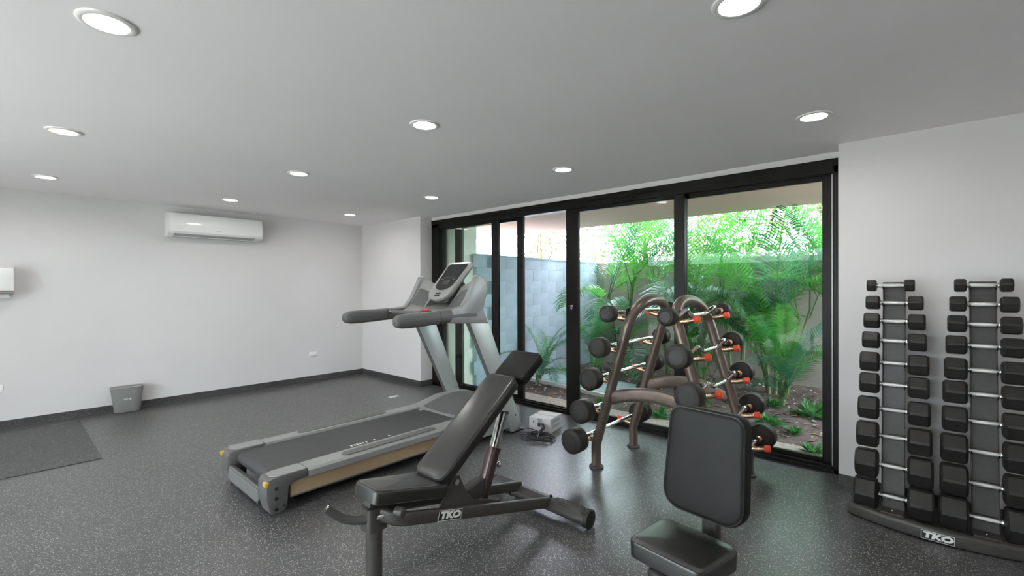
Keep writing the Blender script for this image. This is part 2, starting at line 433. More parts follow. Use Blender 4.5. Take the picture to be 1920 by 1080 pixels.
# ------------------------------------------------------------------ air conditioner
ac = thing('air_conditioner', (XL, 1.845, 2.02), 'white wall-mounted split air conditioner high on the left wall', 'air conditioner')
y0, y1 = 1.325, 2.367
prof = [(0, 2.305), (.12, 2.305), (.165, 2.298), (.185, 2.27), (.20, 2.2), (.203, 2.14), (.195, 2.075), (.185, 2.055), (.12, 2.022), (.02, 2.018), (0, 2.03)]
MB().prism([(XL + a, z) for a, z in prof], y0, y1, 'y', .006).build('housing', 'white', ac)
fr = []
for y, k in ((y0 + .012, .88), (y0 + .03, .97), (y0 + .08, 1), (y1 - .08, 1), (y1 - .03, .97), (y1 - .012, .88)):
    ring = []
    for a, z in ((.150, 2.302), (.172, 2.300), (.193, 2.27), (.208, 2.2), (.211, 2.14), (.203, 2.08), (.185, 2.066), (.160, 2.08)):
        ring.append((XL + a - (1 - k) * .06, y, 2.185 + (z - 2.185) * (1 - (1 - k) * .25)))
    fr.append(ring)
MB().loft(fr).build('front_panel', 'whitegloss', ac)
MB().prism([(XL + .07, 2.016), (XL + .165, 2.036), (XL + .185, 2.050), (XL + .188, 2.056), (XL + .180, 2.052), (XL + .16, 2.041), (XL + .07, 2.022)], y0 + .06, y1 - .10, 'y').build('air_flap', 'greyvent', ac)
MB().box(XL + .203, 1.82, 2.105, XL + .2105, 1.88, 2.109).build('badge', 'greyvent', ac, smooth=False)

# ------------------------------------------------------------------ paper dispenser, outlets, bin
dp = thing('paper_dispenser', (XL, -.05, 1.36), 'white paper towel dispenser on the left wall', 'dispenser')
y0, y1 = -.19, .088
prof = [(0, 1.62), (.10, 1.615), (.13, 1.60), (.145, 1.55), (.15, 1.45), (.15, 1.385), (.14, 1.372), (0, 1.372)]
MB().prism([(XL + a, z) for a, z in prof], y0, y1, 'y', .008).build('cover', 'white', dp)
MB().prism([(XL, 1.37), (XL + .138, 1.37), (XL + .13, 1.352), (XL + .05, 1.335), (XL, 1.335)], y0 + .01, y1 - .004, 'y', .003).build('base_tray', 'greyvent', dp)
pp = [[(XL + .10 + .01 * math.sin(y * 30) + dx, y, z) for z in (1.36, 1.33, 1.305)] for dx in (0,) for y in [y0 + .05 + .2 * k / 8 for k in range(9)]]
bmx = MB(); 
for a, c in zip(pp, pp[1:]):
    for k in range(2): bmx.quad(a[k], a[k + 1], c[k + 1], c[k])
bmesh.ops.solidify(bmx.bm, geom=bmx.bm.faces[:], thickness=.002)
bmx.build('paper_sheet', 'paper', dp)
def outlet(y, z, lab):
    o = thing('wall_outlet', (XL, y, z), lab, 'outlet', 'outlets on the left wall')
    MB().box(XL, y - .058, z - .036, XL + .008, y + .058, z + .036, .003).build('cover_plate', 'whitegloss', o)
    for s in (-.026, .026):
        MB().box(XL + .006, y + s - .020, z - .020, XL + .0105, y + s + .020, z + .020, .003).build('socket', 'whitegloss', o)
outlet(3.13, .406, 'white double outlet low on the left wall before the corner')
outlet(-.048, .405, 'white outlet plate below the paper dispenser, at the photo edge')

bn = thing('waste_bin', (-6.735, .955, 0), 'grey plastic wastebasket standing against the left wall', 'bin')
def oval(w, l, z, cx=-6.735, cy=.955, n=40, e=3.2):
    out = []
    for k in range(n):
        t = 2 * PI * k / n; c, q = math.cos(t), math.sin(t)
        out.append((cx + w * math.copysign(abs(c) ** (2 / e), c), cy + l * math.copysign(abs(q) ** (2 / e), q), z))
    return out
MB().loft([oval(.050, .110, .004), oval(.055, .115, .012), oval(.075, .145, .268), oval(.079, .149, .272), oval(.079, .150, .285), oval(.075, .146, .288), oval(.071, .142, .284), oval(.068, .139, .27), oval(.05, .11, .02)], cap=True).build('bin_body', 'bin', bn)
rim = oval(.079, .151, .286) ; rim.append(rim[0])
MB().tube(rim, .0045, n=8, cap=False).build('rim', 'greyvent', bn)
b = MB()
for k, (dy, w, h) in enumerate(((-.035, .004, .018), (-.026, .004, .018), (-.017, .004, .014), (-.008, .004, .018), (.004, .006, .006), (.020, .014, .018))):
    xx = -6.735 + .0652
    b.box(xx, .955 + dy - w / 2, .155 - h / 2, xx + .003, .955 + dy + w / 2, .155 + h / 2)
b.build('printed_logo', 'white', bn, smooth=False)

# ------------------------------------------------------------------ floor mat and small floor plate
fm = thing('rubber_mat', (-5.6, -.4, 0), 'thin dark rubber mat lying on the floor at the left', 'mat')
MB().box(-6.6, -1.6, 0, -5.035, .555, .006, .002, 1).build('mat_sheet', 'mat', fm, smooth=False)
fp = thing('floor_outlet', (-5.055, 3.355, 0), 'small white outlet plate set in the floor near the far corner', 'outlet')
MB().box(-5.10, 3.285, 0, -5.01, 3.425, .004, .001, 1).build('cover_plate', 'greyvent', fp, smooth=False)
for s in (-.045, 0, .045): MB().box(-5.085, 3.355 + s - .014, .003, -5.025, 3.355 + s + .014, .010, .003, 1).build('flap', 'white', fp, smooth=False)

# ------------------------------------------------------------------ treadmill
TX = -3.365
tm = thing('treadmill', (TX, 2.2, 0), 'silver grey treadmill with a dark belt facing the glass doors', 'treadmill')
hw = .425   # half width
# deck side rails
for s in (-1, 1):
    xo, xi = TX + s * hw, TX + s * .285
    xa, xb = min(xo, xi), max(xo, xi)
    secs = []
    b = MB()
    prof = [(xo, .19), (xo, .228), (xo - s * .012, .242), (xi + s * .004, .246), (xi, .238), (xi, .19)]
    if s < 0: pass
    b.loft([[(x, 1.315, z) for x, z in prof], [(x, 2.74, z) for x, z in prof]])
    r = b.build('side_rail', 'tsilver', tm)
    # foot grip strip, half round ends
    st = rrect(.075, .80, .035)
    MB().loft([[(TX + s * .36 + x, 1.98 + y, .2455) for x, y in st], [(TX + s * .36 + x, 1.98 + y, .249) for x, y in inset(st, .001)]]).build('grip_strip', 'tgrey', r)
    # tan side skirt
    MB().box(min(xo - s * .02, xo - s * .035), 1.21, .095, max(xo - s * .02, xo - s * .035), 2.78, .192, .002).build('side_skirt', 'tan', tm, smooth=False)
    MB().box(min(xo - s * .02, xo - s * .045), 1.21, .085, max(xo - s * .02, xo - s * .045), 2.78, .096, .002).build('skirt_edge', 'tgrey', tm, smooth=False)
    # rear end cap
    secs = []
    cap_pts = [(1.075, .235), (1.10, .243), (1.31, .246), (1.31, .192), (1.215, .188), (1.195, .16), (1.185, .05), (1.165, .022), (1.11, .018), (1.085, .03), (1.060, .12), (1.062, .215)]
    MB().prism(cap_pts, xa, xb - (0 if s > 0 else 0), 'x', .010, 2).build('end_cap', 'tgrey', tm)
    # light top skin of the end cap
    st = rrect(.125, .215, [.02, .02, .05, .05] )
    MB().loft([[(TX + s * .357 + x, 1.2 + y, .2455) for x, y in st], [(TX + s * .357 + x, 1.2 + y, .2485) for x, y in inset(st, .002)]]).build('cap_top', 'tsilver', tm)
    MB().box(xa if s < 0 else xb - .045, 1.053, .198, (xa + .045) if s < 0 else xb, 1.082, .226, .005).build('reflector', 'amber', tm)
    if s > 0:
        for z in (.175, .115, .05): MB().cyl((xo - .004, 1.118, z), (xo + .002, 1.118, z), .011).build('bolt', 'dark', tm)
        MB().cyl((xo - .004, 1.165, .06), (xo + .002, 1.165, .06), .007).build('bolt', 'dark', tm)
# rear bumper panel, sloping under the roller
b = MB().loft([[(TX - .30, 1.078, .150), (TX + .30, 1.078, .150), (TX + .30, 1.105, .146), (TX - .30, 1.105, .146)],
               [(TX - .30, 1.068, .143), (TX + .30, 1.068, .143), (TX + .30, 1.12, .130), (TX - .30, 1.12, .130)],
               [(TX - .27, 1.066, .055), (TX + .27, 1.066, .055), (TX + .27, 1.14, .055), (TX - .27, 1.14, .055)],
               [(TX - .24, 1.09, .022), (TX + .24, 1.09, .022), (TX + .24, 1.14, .022), (TX - .24, 1.14, .022)]])
b.build('rear_panel', 'tgrey', tm)
st = rrect(.54, .075, .02)
MB().loft([[(TX + x, 1.0665, .100 + y) for x, y in st], [(TX + x, 1.062, .100 + y) for x, y in inset(st, .003)]]).build('rear_panel_inlay', 'tmid', tm)
# belt wrapping the rear roller
pts = [(2.80, .232), (1.20, .232)]
for k in range(1, 11):
    a = PI / 2 + PI * k / 10; pts.append((1.165 + .046 * math.cos(a), .186 + .046 * math.sin(a)))
pts += [(2.80, .140)]
MB().prism(pts, TX - .272, TX + .272, 'x').build('belt', 'belt', tm)
MB().cyl((TX - .284, 1.165, .186), (TX + .284, 1.165, .186), .035).build('roller', 'chrome', tm)
b = MB()
for cx, cy0 in ((TX + .215, 1.72), (TX - .215, 2.66)):
    y = cy0
    for w, g in ((.012, .012), (.012, .010), (.014, .010), (.014, .012), (.008, .02), (.008, .06), (.010, .12), (.008, 0)) if cx > TX else ((.012, .010), (.012, .010), (.012, .014), (.010, .014), (.010, .02), (.008, 0)):
        b.box(cx - .014, y, .2318, cx + .014, y + w, .2330); y += w + g
b.build('belt_marking', 'white', tm, smooth=False)
# under frame
b = MB().box(TX - .36, 1.25, .10, TX + .36, 2.95, .18, .01)
b.box(TX - .30, 1.5, .02, TX - .24, 3.1, .11, .01).box(TX + .24, 1.5, .02, TX + .30, 3.1, .11, .01)
b.build('underframe', 'dark', tm, smooth=False)
for s in (-1, 1):
    for y in (1.12, 3.05): MB().cyl((TX + s * .30, y, 0), (TX + s * .30, y, .035), .03).build('levelling_foot', 'rubber', tm)
    MB().cyl((TX + s * .31, 3.22, .055), (TX + s * .35, 3.22, .055), .055, bev=.008).build('wheel', 'rubber', tm)
# motor hood: grid surface
rings = []
ys = [2.70, 2.76, 2.86, 2.98, 3.10, 3.20, 3.30, 3.40, 3.44]
zs = [.246, .252, .275, .305, .322, .325, .315, .26, .12]
for y, zc in zip(ys, zs):
    ring = []
    hwid = hw + .005 - (max(0, y - 2.98) * .08)
    for k in range(17):
        u = -1 + 2 * k / 16
        x = TX + hwid * u
        e = 1 - abs(u) ** 6 * .10
        dip = -.012 * math.exp(-(u / .35) ** 2) if 2.75 < y < 3.35 else 0
        z = .06 + (zc - .06) * e + dip + (.016 * (1 if .66 < abs(u) < .97 else 0) if y < 3.0 else 0)
        ring.append((x, y, z))
    ring += [(TX + hwid, y, .06), (TX - hwid, y, .06)]
    rings.append(ring)
hd = MB().loft(rings).build('motor_hood', 'tsilver', tm)
# darker centre lid on the hood
rings = []
for y, zc, w in ((2.735, .251, .26), (2.86, .276, .275), (2.98, .304, .27), (3.10, .321, .25), (3.20, .324, .22), (3.28, .318, .16)):
    rings.append([(TX - w, y, zc + .002), (TX - w * .6, y, zc - .001), (TX, y, zc - .006), (TX + w * .6, y, zc - .001), (TX + w, y, zc + .002), (TX + w, y, zc - .02), (TX - w, y, zc - .02)])
MB().loft(rings).build('hood_lid', 'tgrey', hd)
MB().box(TX - .10, 3.33, .306, TX + .24, 3.36, .322, .004).build('hood_strip', 'white', hd)
# leaning uprights
for s in (-1, 1):
    xo = TX + s * hw; xi = TX + s * (hw - .065)
    pts = [(3.27, 0.012), (3.43, 0.012), (2.93, 1.14), (2.70, 1.14)]
    u = MB().prism(pts, min(xo, xi), max(xo, xi), 'x', .010).build('upright', 'tpost', tm)
    MB().prism([(3.25, 0), (3.45, 0), (3.44, .014), (3.26, .014)], min(xo, xi), max(xo, xi), 'x').build('foot_pad', 'rubber', u, smooth=False)
    MB().prism([(3.268, 0.02), (2.699, 1.13), (2.703, 1.13), (3.273, .02)], min(xo, xi) + .008, max(xo, xi) - .008, 'x').build('rear_face_shade', 'tgrey', u, smooth=False)  # dark sheet paints the shade on the upright's rear face
    if s > 0:
        for z, y in ((.17, 3.31), (.62, 3.085)): MB().cyl((xo - .002, y, z), (xo + .003, y, z), .008).build('bolt', 'dark', u)
# handrail arms: tapered capsules
def armloft(s):
    xo = TX + s * hw; xc = xo - s * .04
    rings = []
    for y, zt, zb, w in ((1.980, 1.150, 1.135, .012), (1.986, 1.168, 1.110, .030), (2.005, 1.182, 1.092, .040), (2.05, 1.194, 1.083, .044), (2.12, 1.199, 1.082, .045), (2.25, 1.202, 1.088, .045), (2.40, 1.206, 1.097, .045), (2.60, 1.212, 1.105, .045), (2.80, 1.220, 1.100, .045)):
        ring = []
        for k in range(16):
            t = 2 * PI * k / 16; c, q = math.cos(t), math.sin(t)
            ring.append((xc + w * math.copysign(abs(c) ** .6, c), y, (zt + zb) / 2 + (zt - zb) / 2 * math.copysign(abs(q) ** .7, q)))
        rings.append(ring)
    return rings
for s in (-1, 1):
    rg = armloft(s)
    a = MB().loft(rg[:7]).build('handrail', 'tgrey', tm)
    MB().loft(rg[6:]).build('handrail_sleeve', 'tgrey', tm)
    rr = [[(TX + s * (hw - .04) + (p[0] - TX - s * (hw - .04)) * 1.02, p[1] + dy, 1.151 + (p[2] - 1.151) * 1.02) for p in rg[6]] for dy in (-.003, .003)]
    MB().loft(rr).build('seam_ring', 'dark', a)
# side shields: big curved cheeks carrying the console
cheek = [(2.50, 1.098), (2.66, 1.088), (2.955, 1.068), (2.905, 1.16), (2.885, 1.20), (2.905, 1.28), (2.940, 1.36), (2.935, 1.44), (2.90, 1.485), (2.84, 1.512), (2.80, 1.505), (2.755, 1.42), (2.69, 1.30), (2.62, 1.225), (2.52, 1.21)]
for s in (-1, 1):
    xo = TX + s * (hw + .004); xi = TX + s * (hw - .05)
    MB().prism(cheek, min(xo, xi), max(xo, xi), 'x', .012, 3).build('side_shield', 'tsilver', tm)
    # dark cup pocket on a sloping pod inside the shield
    x0, x1 = TX + s * (hw - .045), TX + s * .165
    A = [(2.55, 1.185), (2.66, 1.225), (2.78, 1.40), (2.83, 1.475), (2.90, 1.47), (2.93, 1.40), (2.90, 1.25), (2.90, 1.12), (2.60, 1.12)]
    Bq = [(2.58, 1.175), (2.68, 1.205), (2.80, 1.34), (2.85, 1.40), (2.90, 1.40), (2.93, 1.34), (2.90, 1.25), (2.90, 1.12), (2.60, 1.12)]
    pod = MB().loft([[(x0, y, z) for y, z in A], [(x1, y, z) for y, z in Bq]]).build('console_pod', 'tlight', tm)
    n_ = V3((0, -(1.40 - 1.225), (2.78 - 2.66))).normalized()
    q = []
    for (f, g) in ((.08, .12), (.92, .04), (.88, .55), (.65, 1.0), (.12, 1.0)):
        px = x0 + (x1 - x0) * f
        ya = (2.66 + (2.78 - 2.66) * g) * (1 - f) + (2.68 + (2.80 - 2.68) * g) * f
        za = (1.225 + (1.40 - 1.225) * g) * (1 - f) + (1.205 + (1.34 - 1.205) * g) * f
        q.append(V3((px, ya, za)))
    MB().loft([[p + n_ * .0005 for p in q], [p + n_ * .004 for p in q]]).build('cup_pocket', 'tgrey', pod, smooth=False)
# lower tray / crossbar
b = MB().prism([(2.56, 1.135), (2.60, 1.185), (2.66, 1.205), (2.80, 1.235), (2.92, 1.24), (2.94, 1.10), (2.60, 1.10)], TX - hw + .05, TX + hw - .05, 'x', .012)
b.build('console_tray', 'tsilver', tm)
MB().tube(fillet([(TX - .36, 2.42, 1.175), (TX - .24, 2.36, 1.180), (TX + .24, 2.36, 1.180), (TX + .36, 2.42, 1.175)], .08), .013, n=12).build('pulse_bar', 'chrome', tm)
MB().tube([(TX - .20, 2.36, 1.180), (TX + .20, 2.36, 1.180)], .017, n=12).build('bar_grip', 'tgrey', tm)
MB().box(TX - .05, 2.35, 1.172, TX + .05, 2.60, 1.190, .006).build('bar_support', 'tgrey', tm)
MB().box(TX - .04, 2.562, 1.19, TX + .04, 2.575, 1.205, .003).build('stop_clip', 'orange', tm)
# console display head
cz = basis((TX, 2.845, 1.462), (1, 0, 0), (0, .34, .37), (0, -.37, .34))
def shield_outline(w_top, w_mid, ytop, ybot, n=12):
    pts = []
    # top edge right to left with round corners, then U-shaped bottom
    pts += [(w_top - .03 + .03 * math.cos(a), ytop - .03 + .03 * math.sin(a)) for a in [PI / 2 * k / 4 for k in range(5)]]
    pts += [(-w_top + .03 - .03 * math.sin(a), ytop - .03 + .03 * math.cos(a)) for a in [PI / 2 * k / 4 for k in range(5)]]
    ym = ybot + w_mid * .75
    pts += [(-w_mid * math.cos(PI * k / n), ym - w_mid * .75 * math.sin(PI * k / n)) for k in range(n + 1)]
    return pts
out = shield_outline(.172, .158, .240, -.250)
hdp = MB().loft([[(x, y, -.045) for x, y in inset(out, .03)], [(x, y, -.02) for x, y in inset(out, .004)], [(x, y, 0) for x, y in out], [(x, y, .012) for x, y in inset(out, .004)], [(x, y, .015) for x, y in inset(out, .012)]], mtx=cz).build('display_housing', 'tlight', tm)
scr = shield_outline(.138, .126, .205, -.135)
MB().loft([[(x, y, .0148) for x, y in scr], [(x, y, .0170) for x, y in inset(scr, .002)]], mtx=cz).build('display_screen', 'screen', hdp)
b = MB()
for r_ in range(3):
    for c_ in range(4): b.box(-.04 + c_ * .022, -.06 + r_ * .022, .0168, -.026 + c_ * .022, -.046 + r_ * .022, .0178, mtx=cz)
b.box(-.10, -.005, .0168, -.065, .01, .0182, mtx=cz); b.box(.06, -.005, .0168, .10, .01, .0182, mtx=cz)
b.box(-.09, .03, .0168, .09, .034, .0178, mtx=cz)
b.build('keypad', 'tgrey', hdp, smooth=False)
for y in (-.175, -.202): MB().box(-.035, y - .009, .0148, .035, y + .009, .0185, .003, mtx=cz).build('button', 'dark', hdp)
MB().box(-.10, -.22, -.09, .10, .10, -.03, .03, 3, mtx=cz).build('display_neck', 'tgrey', tm)
MB().prism([(2.86, 1.10), (2.94, 1.10), (2.955, 1.45), (2.89, 1.42)], TX - .12, TX + .12, 'x', .02).build('rear_spine', 'tgrey', tm)

# ------------------------------------------------------------------ adjustable bench
BX = -1.865
bench = thing('adjustable_bench', (BX, 1.7, 0), 'black padded incline weight bench with dark grey frame', 'bench')
def slopepad(name, m, o, diry, width_f, width_b, length, th, rc, e=.022, dome=.004):
    """pad whose lower edge midpoint is o; length runs along diry=(0,cy,sz)"""
    yv = V3(diry).normalized(); mt = basis(o, (1, 0, 0), yv, V3((1, 0, 0)).cross(yv))
    base = rrect(width_f, length, rc)
    outl = []
    for x, y in base:
        k = (y + length / 2) / length; outl.append((x * (1 + (width_b / width_f - 1) * k), y + length / 2))
    p = MB().loft(pad_rings(outl, th, e, dome=dome), mtx=mt).build(name, m, bench)
    edge = inset(outl, e * .42); edge.append(edge[0])
    MB().tube([mt @ V3((x, y, th - e * .25)) for x, y in edge], .0032, n=6, cap=False).build('piping', 'piping', p)
    return mt
slopepad('seat_pad', 'leather', (BX, 1.075, .452), (0, 1, -.215), .19, .25, .40, .065, .025, .018, dome=.003)
slopepad('back_pad', 'leather', (BX, 1.455, .405), (0, math.cos(.65), math.sin(.65)), .235, .235, .72, .062, .055)
hm = slopepad('head_pad', 'leather2', (BX, 2.055, .815), (0, math.cos(.62), math.sin(.62)), .245, .245, .235, .062, .035)
sup = V3((0, math.cos(.65), math.sin(.65)))
p0 = V3((BX, 1.47, .395)); p1 = p0 + sup * .92
for s in (-.055, .055):
    MB().tube([p0 + V3((s, 0, 0)), p0 + sup * .70 + V3((s, 0, 0))], .02, .02, n=12, square=6).build('back_frame', 'steel', bench)
MB().tube([p0 + sup * .60, p1 - V3((0, 0, .015))], .018, n=12).build('head_post', 'chrome', bench)
MB().tube([(BX, 1.10, .435), (BX, 1.50, .350)], .025, .02, n=12, square=6).build('seat_frame', 'steel', bench)
# front post and foot
MB().tube([(-1.88, 1.14, .02), (-1.88, 1.14, .36)], .037, n=24).build('front_post', 'steel', bench)
MB().tube([(-1.88, 1.14, .30), (-1.88, 1.14, .405)], .045, .05, n=16, square=6).build('post_head', 'steel', bench)
MB().cyl((-1.88, 1.14, 0), (-1.88, 1.14, .03), .062, n=28, bev=.008).build('front_foot', 'rubber', bench)
# twin rails
ra = fillet([(-1.86, 1.15, .372), (-1.775, 1.20, .350), (-1.72, 2.23, .085)], .09)
rb = fillet([(-1.90, 1.15, .372), (-1.955, 1.20, .350), (-1.985, 2.27, .10)], .09)
for r_ in (ra, rb): MB().tube(r_, .019, .031, n=16, square=4).build('frame_rail', 'steel', bench)
# gusset plates at the hinge
for x in (-1.765, -1.955):
    MB().prism([(1.42, .315), (1.50, .435), (1.525, .452), (1.555, .445), (1.60, .35), (1.66, .285), (1.74, .262), (1.86, .215), (1.84, .18), (1.42, .27)], x - .004, x + .004, 'x', .001, 1).build('gusset_plate', 'steel', bench, smooth=False)
MB().cyl((-1.975, 1.525, .425), (-1.745, 1.525, .425), .014).build('hinge_pin', 'chrome', bench)
MB().tube([(BX, 1.60, .30), (BX, 1.56, .44)], .022, n=12, square=5).build('hinge_link', 'steel', bench)
# telescopic strut
s0, s1 = V3((BX, 1.80, .20)), V3((BX, 1.99, .66))
sm = s0 + (s1 - s0) * .58
MB().tube([s0, sm], .036, .03, n=16, square=4).build('outer_sleeve', 'maroon', bench)
MB().tube([sm - (s1 - s0) * .015, sm + (s1 - s0) * .015], .039, .033, n=16, square=4).build('sleeve_collar', 'maroon', bench)
MB().tube([sm, s1], .026, .022, n=16, square=4).build('inner_strut', 'chrome', bench)
MB().tube([s1 + V3((-.035, 0, .0)), s1 + V3((.035, 0, 0))], .012, n=12).build('strut_pin', 'chrome', bench)
kp = s0 + (s1 - s0) * .40
kn = MB().cyl(kp + V3((0, .02, 0)), kp + V3((0, .065, -.02)), .009); kn.sphere(kp + V3((0, .072, -.023)), .019, (1, .7, 1)); kn.build('pull_pin', 'chrome', bench)
MB().prism([(1.66, .30), (1.80, .33), (1.80, .24), (1.70, .24)], BX - .035, BX + .035, 'x', .006).build('strut_bracket', 'steel', bench)
# TKO plate on near rail
def tko(mt, w, h, parent):
    MB().box(-w / 2, -h / 2, 0, w / 2, h / 2, .0015, mtx=mt).build('brand_plate', 'dark', parent, smooth=False)
    b = MB(); t_ = h * .05
    b.box(-w / 2, -h / 2, .0014, w / 2, -h / 2 + t_, .0022, mtx=mt).box(-w / 2, h / 2 - t_, .0014, w / 2, h / 2, .0022, mtx=mt)
    b.box(-w / 2, -h / 2, .0014, -w / 2 + t_, h / 2, .0022, mtx=mt).box(w / 2 - t_, -h / 2, .0014, w / 2, h / 2, .0022, mtx=mt)
    b.build('plate_border', 'white', parent, smooth=False)
    text_mesh('TKO', h * .88, .0006, mt @ Matrix.Translation((0, 0, .0022)), 'brand_letters', 'white', parent, shear=.12, offset=h * .055, xscale=1.4)
rd = V3((.02, 1, -.262)).normalized()
c0 = V3((-1.7425, 1.50, .2735))
# rail runs at x~-1.76 there; plate sits on its outer face
tko(basis(V3((-1.7405, 1.475, .2815)), rd, V3((0, .262, 1)), rd.cross(V3((0, .262, 1)))), .15, .05, bench)
# handle under the seat
hp = fillet([(-1.80, 1.20, .375), (-1.87, 1.10, .352), (-1.93, 1.02, .362), (-1.97, .955, .43)], .06)
MB().tube(hp, .0135, n=12).build('lift_handle', 'chrome', bench)
MB().tube(hp[3:-1] + [hp[-1] * .85 + hp[-2] * .15], .019, n=14).build('handle_grip', 'grip', bench)
MB().cyl((-1.79, 1.195, .385), (-1.75, 1.21, .385), .022, bev=.004).build('handle_boss', 'steel', bench)
# rear cross tube with tread, caps and transport wheels
cx0, cx1 = -2.24, -1.43
MB().tube([(cx0 + .02, 2.275, .065), (cx1 - .02, 2.255, .065)], .048, .040, n=20).build('rear_foot_tube', 'steel', bench)
for a, c in ((cx0, -2.02), (-1.70, cx1 - .06)):
    b = MB().tube([(a + .01, 2.272, .067), (c, 2.262, .067)], .051, .043, n=20)
    tr = b.build('tread_sleeve', 'tread', bench)
    b = MB()
    nn = int((c - a) / .014)
    for i in range(nn):
        for j in range(6):
            th = PI * (.18 + .11 * j); x = a + .02 + i * .0135 + (j % 2) * .006
            p = V3((x, 2.268 + .0515 * math.cos(th), .067 + .0435 * math.sin(th)))
            b.box(-.0045, -.0022, -.001, .0045, .0022, .0022, mtx=Matrix.Translation(p) @ Matrix.Rotation(th - PI / 2, 4, 'X') @ Matrix.Rotation(.7 if (i + j) % 2 else -.7, 4, 'Z'))
    o = b.build('tread_pattern', 'tread', tr, smooth=False); o['kind'] = 'stuff'
for x, d in ((cx0, -1), (cx1, 1)):
    MB().cyl((x - d * .05, 2.265, .062), (x, 2.265, .062), .054, bev=.012).build('foot_cap', 'rubber', bench)
for x in (-2.07, -1.50):
    MB().cyl((x, 2.335, .05), (x + .035, 2.335, .05), .030, bev=.006).build('transport_wheel', 'rubber', bench)
    MB().box(x - .004, 2.29, .04, x + .0, 2.345, .06).build('wheel_bracket', 'steel', bench, smooth=False)
for x in (-1.99, -1.72): MB().sphere((x, 2.265, .112), .010).build('bolt', 'dark', bench)

# ------------------------------------------------------------------ utility bench (foreground)
ub = thing('utility_bench', (-.672, 1.68, 0), 'black padded upright seat with tall backrest in the foreground', 'bench', rz=math.radians(-8), local=True)
def lbuild(mb, name, m, par=ub, **k): return mb.build(name, m, par, **k)
o_ = [(x * (1.06 if y > 0 else .98), y) for x, y in rrect(.30, .27, [.05, .05, .035, .035])]
sp = lbuild(MB().loft(pad_rings(o_, .075, .020, dome=.006), mtx=Matrix.Translation((0, 0, .385)) @ Matrix.Rotation(-.04, 4, 'X')), 'seat_pad', 'leather')
e_ = inset(o_, .006); e_.append(e_[0])
lbuild(MB().tube([(x, y, .450 - y * .04) for x, y in e_], .0035, n=6, cap=False), 'piping', 'piping', sp)
# tall back pad, reclined slightly
bm_ = basis((0, .215, .700), (1, 0, 0), (0, .13, 1), (0, -1, .13))
o_ = [(x * (.97 if y > 0 else 1.03), y) for x, y in rrect(.325, .418, [.055, .055, .08, .08], 8)]
bp_ = lbuild(MB().loft(pad_rings(o_, .065, .024, dome=.004), mtx=bm_), 'back_pad', 'leather2')
e_ = inset(o_, .008); e_.append(e_[0])
lbuild(MB().tube([bm_ @ V3((x, y, .058)) for x, y in e_], .0035, n=6, cap=False), 'piping', 'piping', bp_)
lbuild(MB().tube([(0, .225, .30), (0, .225, .60), (0, .25, .80)], .032, .022, n=16, square=6), 'back_post', 'steel')
lbuild(MB().tube([(0, -.08, .365), (0, .225, .365)], .03, .022, n=16, square=6), 'seat_beam', 'steel')
lbuild(MB().tube([(0, -.02, .36), (0, -.02, .03)], .035, .035, n=16, square=6), 'seat_post', 'steel')
lbuild(MB().tube([(0, .225, .34), (0, .36, .03)], .028, .028, n=16, square=6), 'rear_leg', 'steel')
lbuild(MB().tube([(0, -.25, .04), (0, .40, .04)], .03, .025, n=16, square=6), 'base_beam', 'steel')
lbuild(MB().tube([(-.24, .38, .035), (.24, .38, .035)], .03, .025, n=16), 'rear_foot', 'steel')
lbuild(MB().tube([(-.20, -.24, .035), (.20, -.24, .035)], .03, .025, n=16), 'front_foot', 'steel')
for x, y in ((-.24, .38), (.24, .38), (-.20, -.24), (.20, -.24)): lbuild(MB().cyl((x - .02, y, .035), (x + .02, y, .035), .035, bev=.006), 'foot_cap', 'rubber')
lbuild(MB().cyl((-.075, -.085, .345), (-.005, -.085, .345), .024, bev=.004), 'adjust_knob', 'rubber')
b = MB()
for k in range(8): b.cyl((-.0765, -.085 + .014 * math.cos(k * PI / 4), .345 + .014 * math.sin(k * PI / 4)), (-.0745, -.085 + .014 * math.cos(k * PI / 4), .345 + .014 * math.sin(k * PI / 4)), .003, n=6)
lbuild(b, 'knob_marks', 'white')

# ------------------------------------------------------------------ barbell rack
RX = -1.443
rack = thing('barbell_rack', (RX, 3.395, 0), 'bronze-grey A-shaped barbell rack with two hooped frames', 'rack')
def eoff(z):
    if z <= .18: return .462
    t = (z - .18) / (1.20 - .18); return .462 + (.165 - .462) * t
for s in (-1, 1):
    pts = []
    for y, seq in ((3.09, (0.015, .18, .35, .6, .85, 1.10)), (3.70, (1.10, .85, .6, .35, .18, .015))):
        if y == 3.09:
            for z in seq: pts.append((RX + s * eoff(z), y, z))
            # hoop
            for k in range(1, 12):
                a = PI - PI * k / 12
                pts.append((RX + s * (eoff(1.10) - .065 * math.sin(a) ** .8), 3.395 + .305 * math.cos(a), 1.10 + .20 * math.sin(a) ** .75))
        else:
            for z in seq: pts.append((RX + s * eoff(z), y, z))
    MB().tube(pts, .041, .036, n=18, up=V3((1, 0, 0))).build('hoop_frame', 'rack', rack)
    for y in (3.09, 3.70):
        MB().tube([(RX + s * .462, y, 0), (RX + s * .462, y, .006), (RX + s * .462, y, .014), (RX + s * .462, y, .022)], [.054, .056, .054, .044], n=24).build('foot_flange', 'steel', rack)
for y in (3.09, 3.70):
    pts = []
    for k in range(15):
        u = -1 + 2 * k / 14; pts.append((RX + u * .325, y, .56 + .065 * (1 - u * u)))
    MB().tube(pts, .024, .048, n=16, square=4).build('cross_beam', 'rack', rack)
BZ = [1.21, .965, .73, .485, .255]
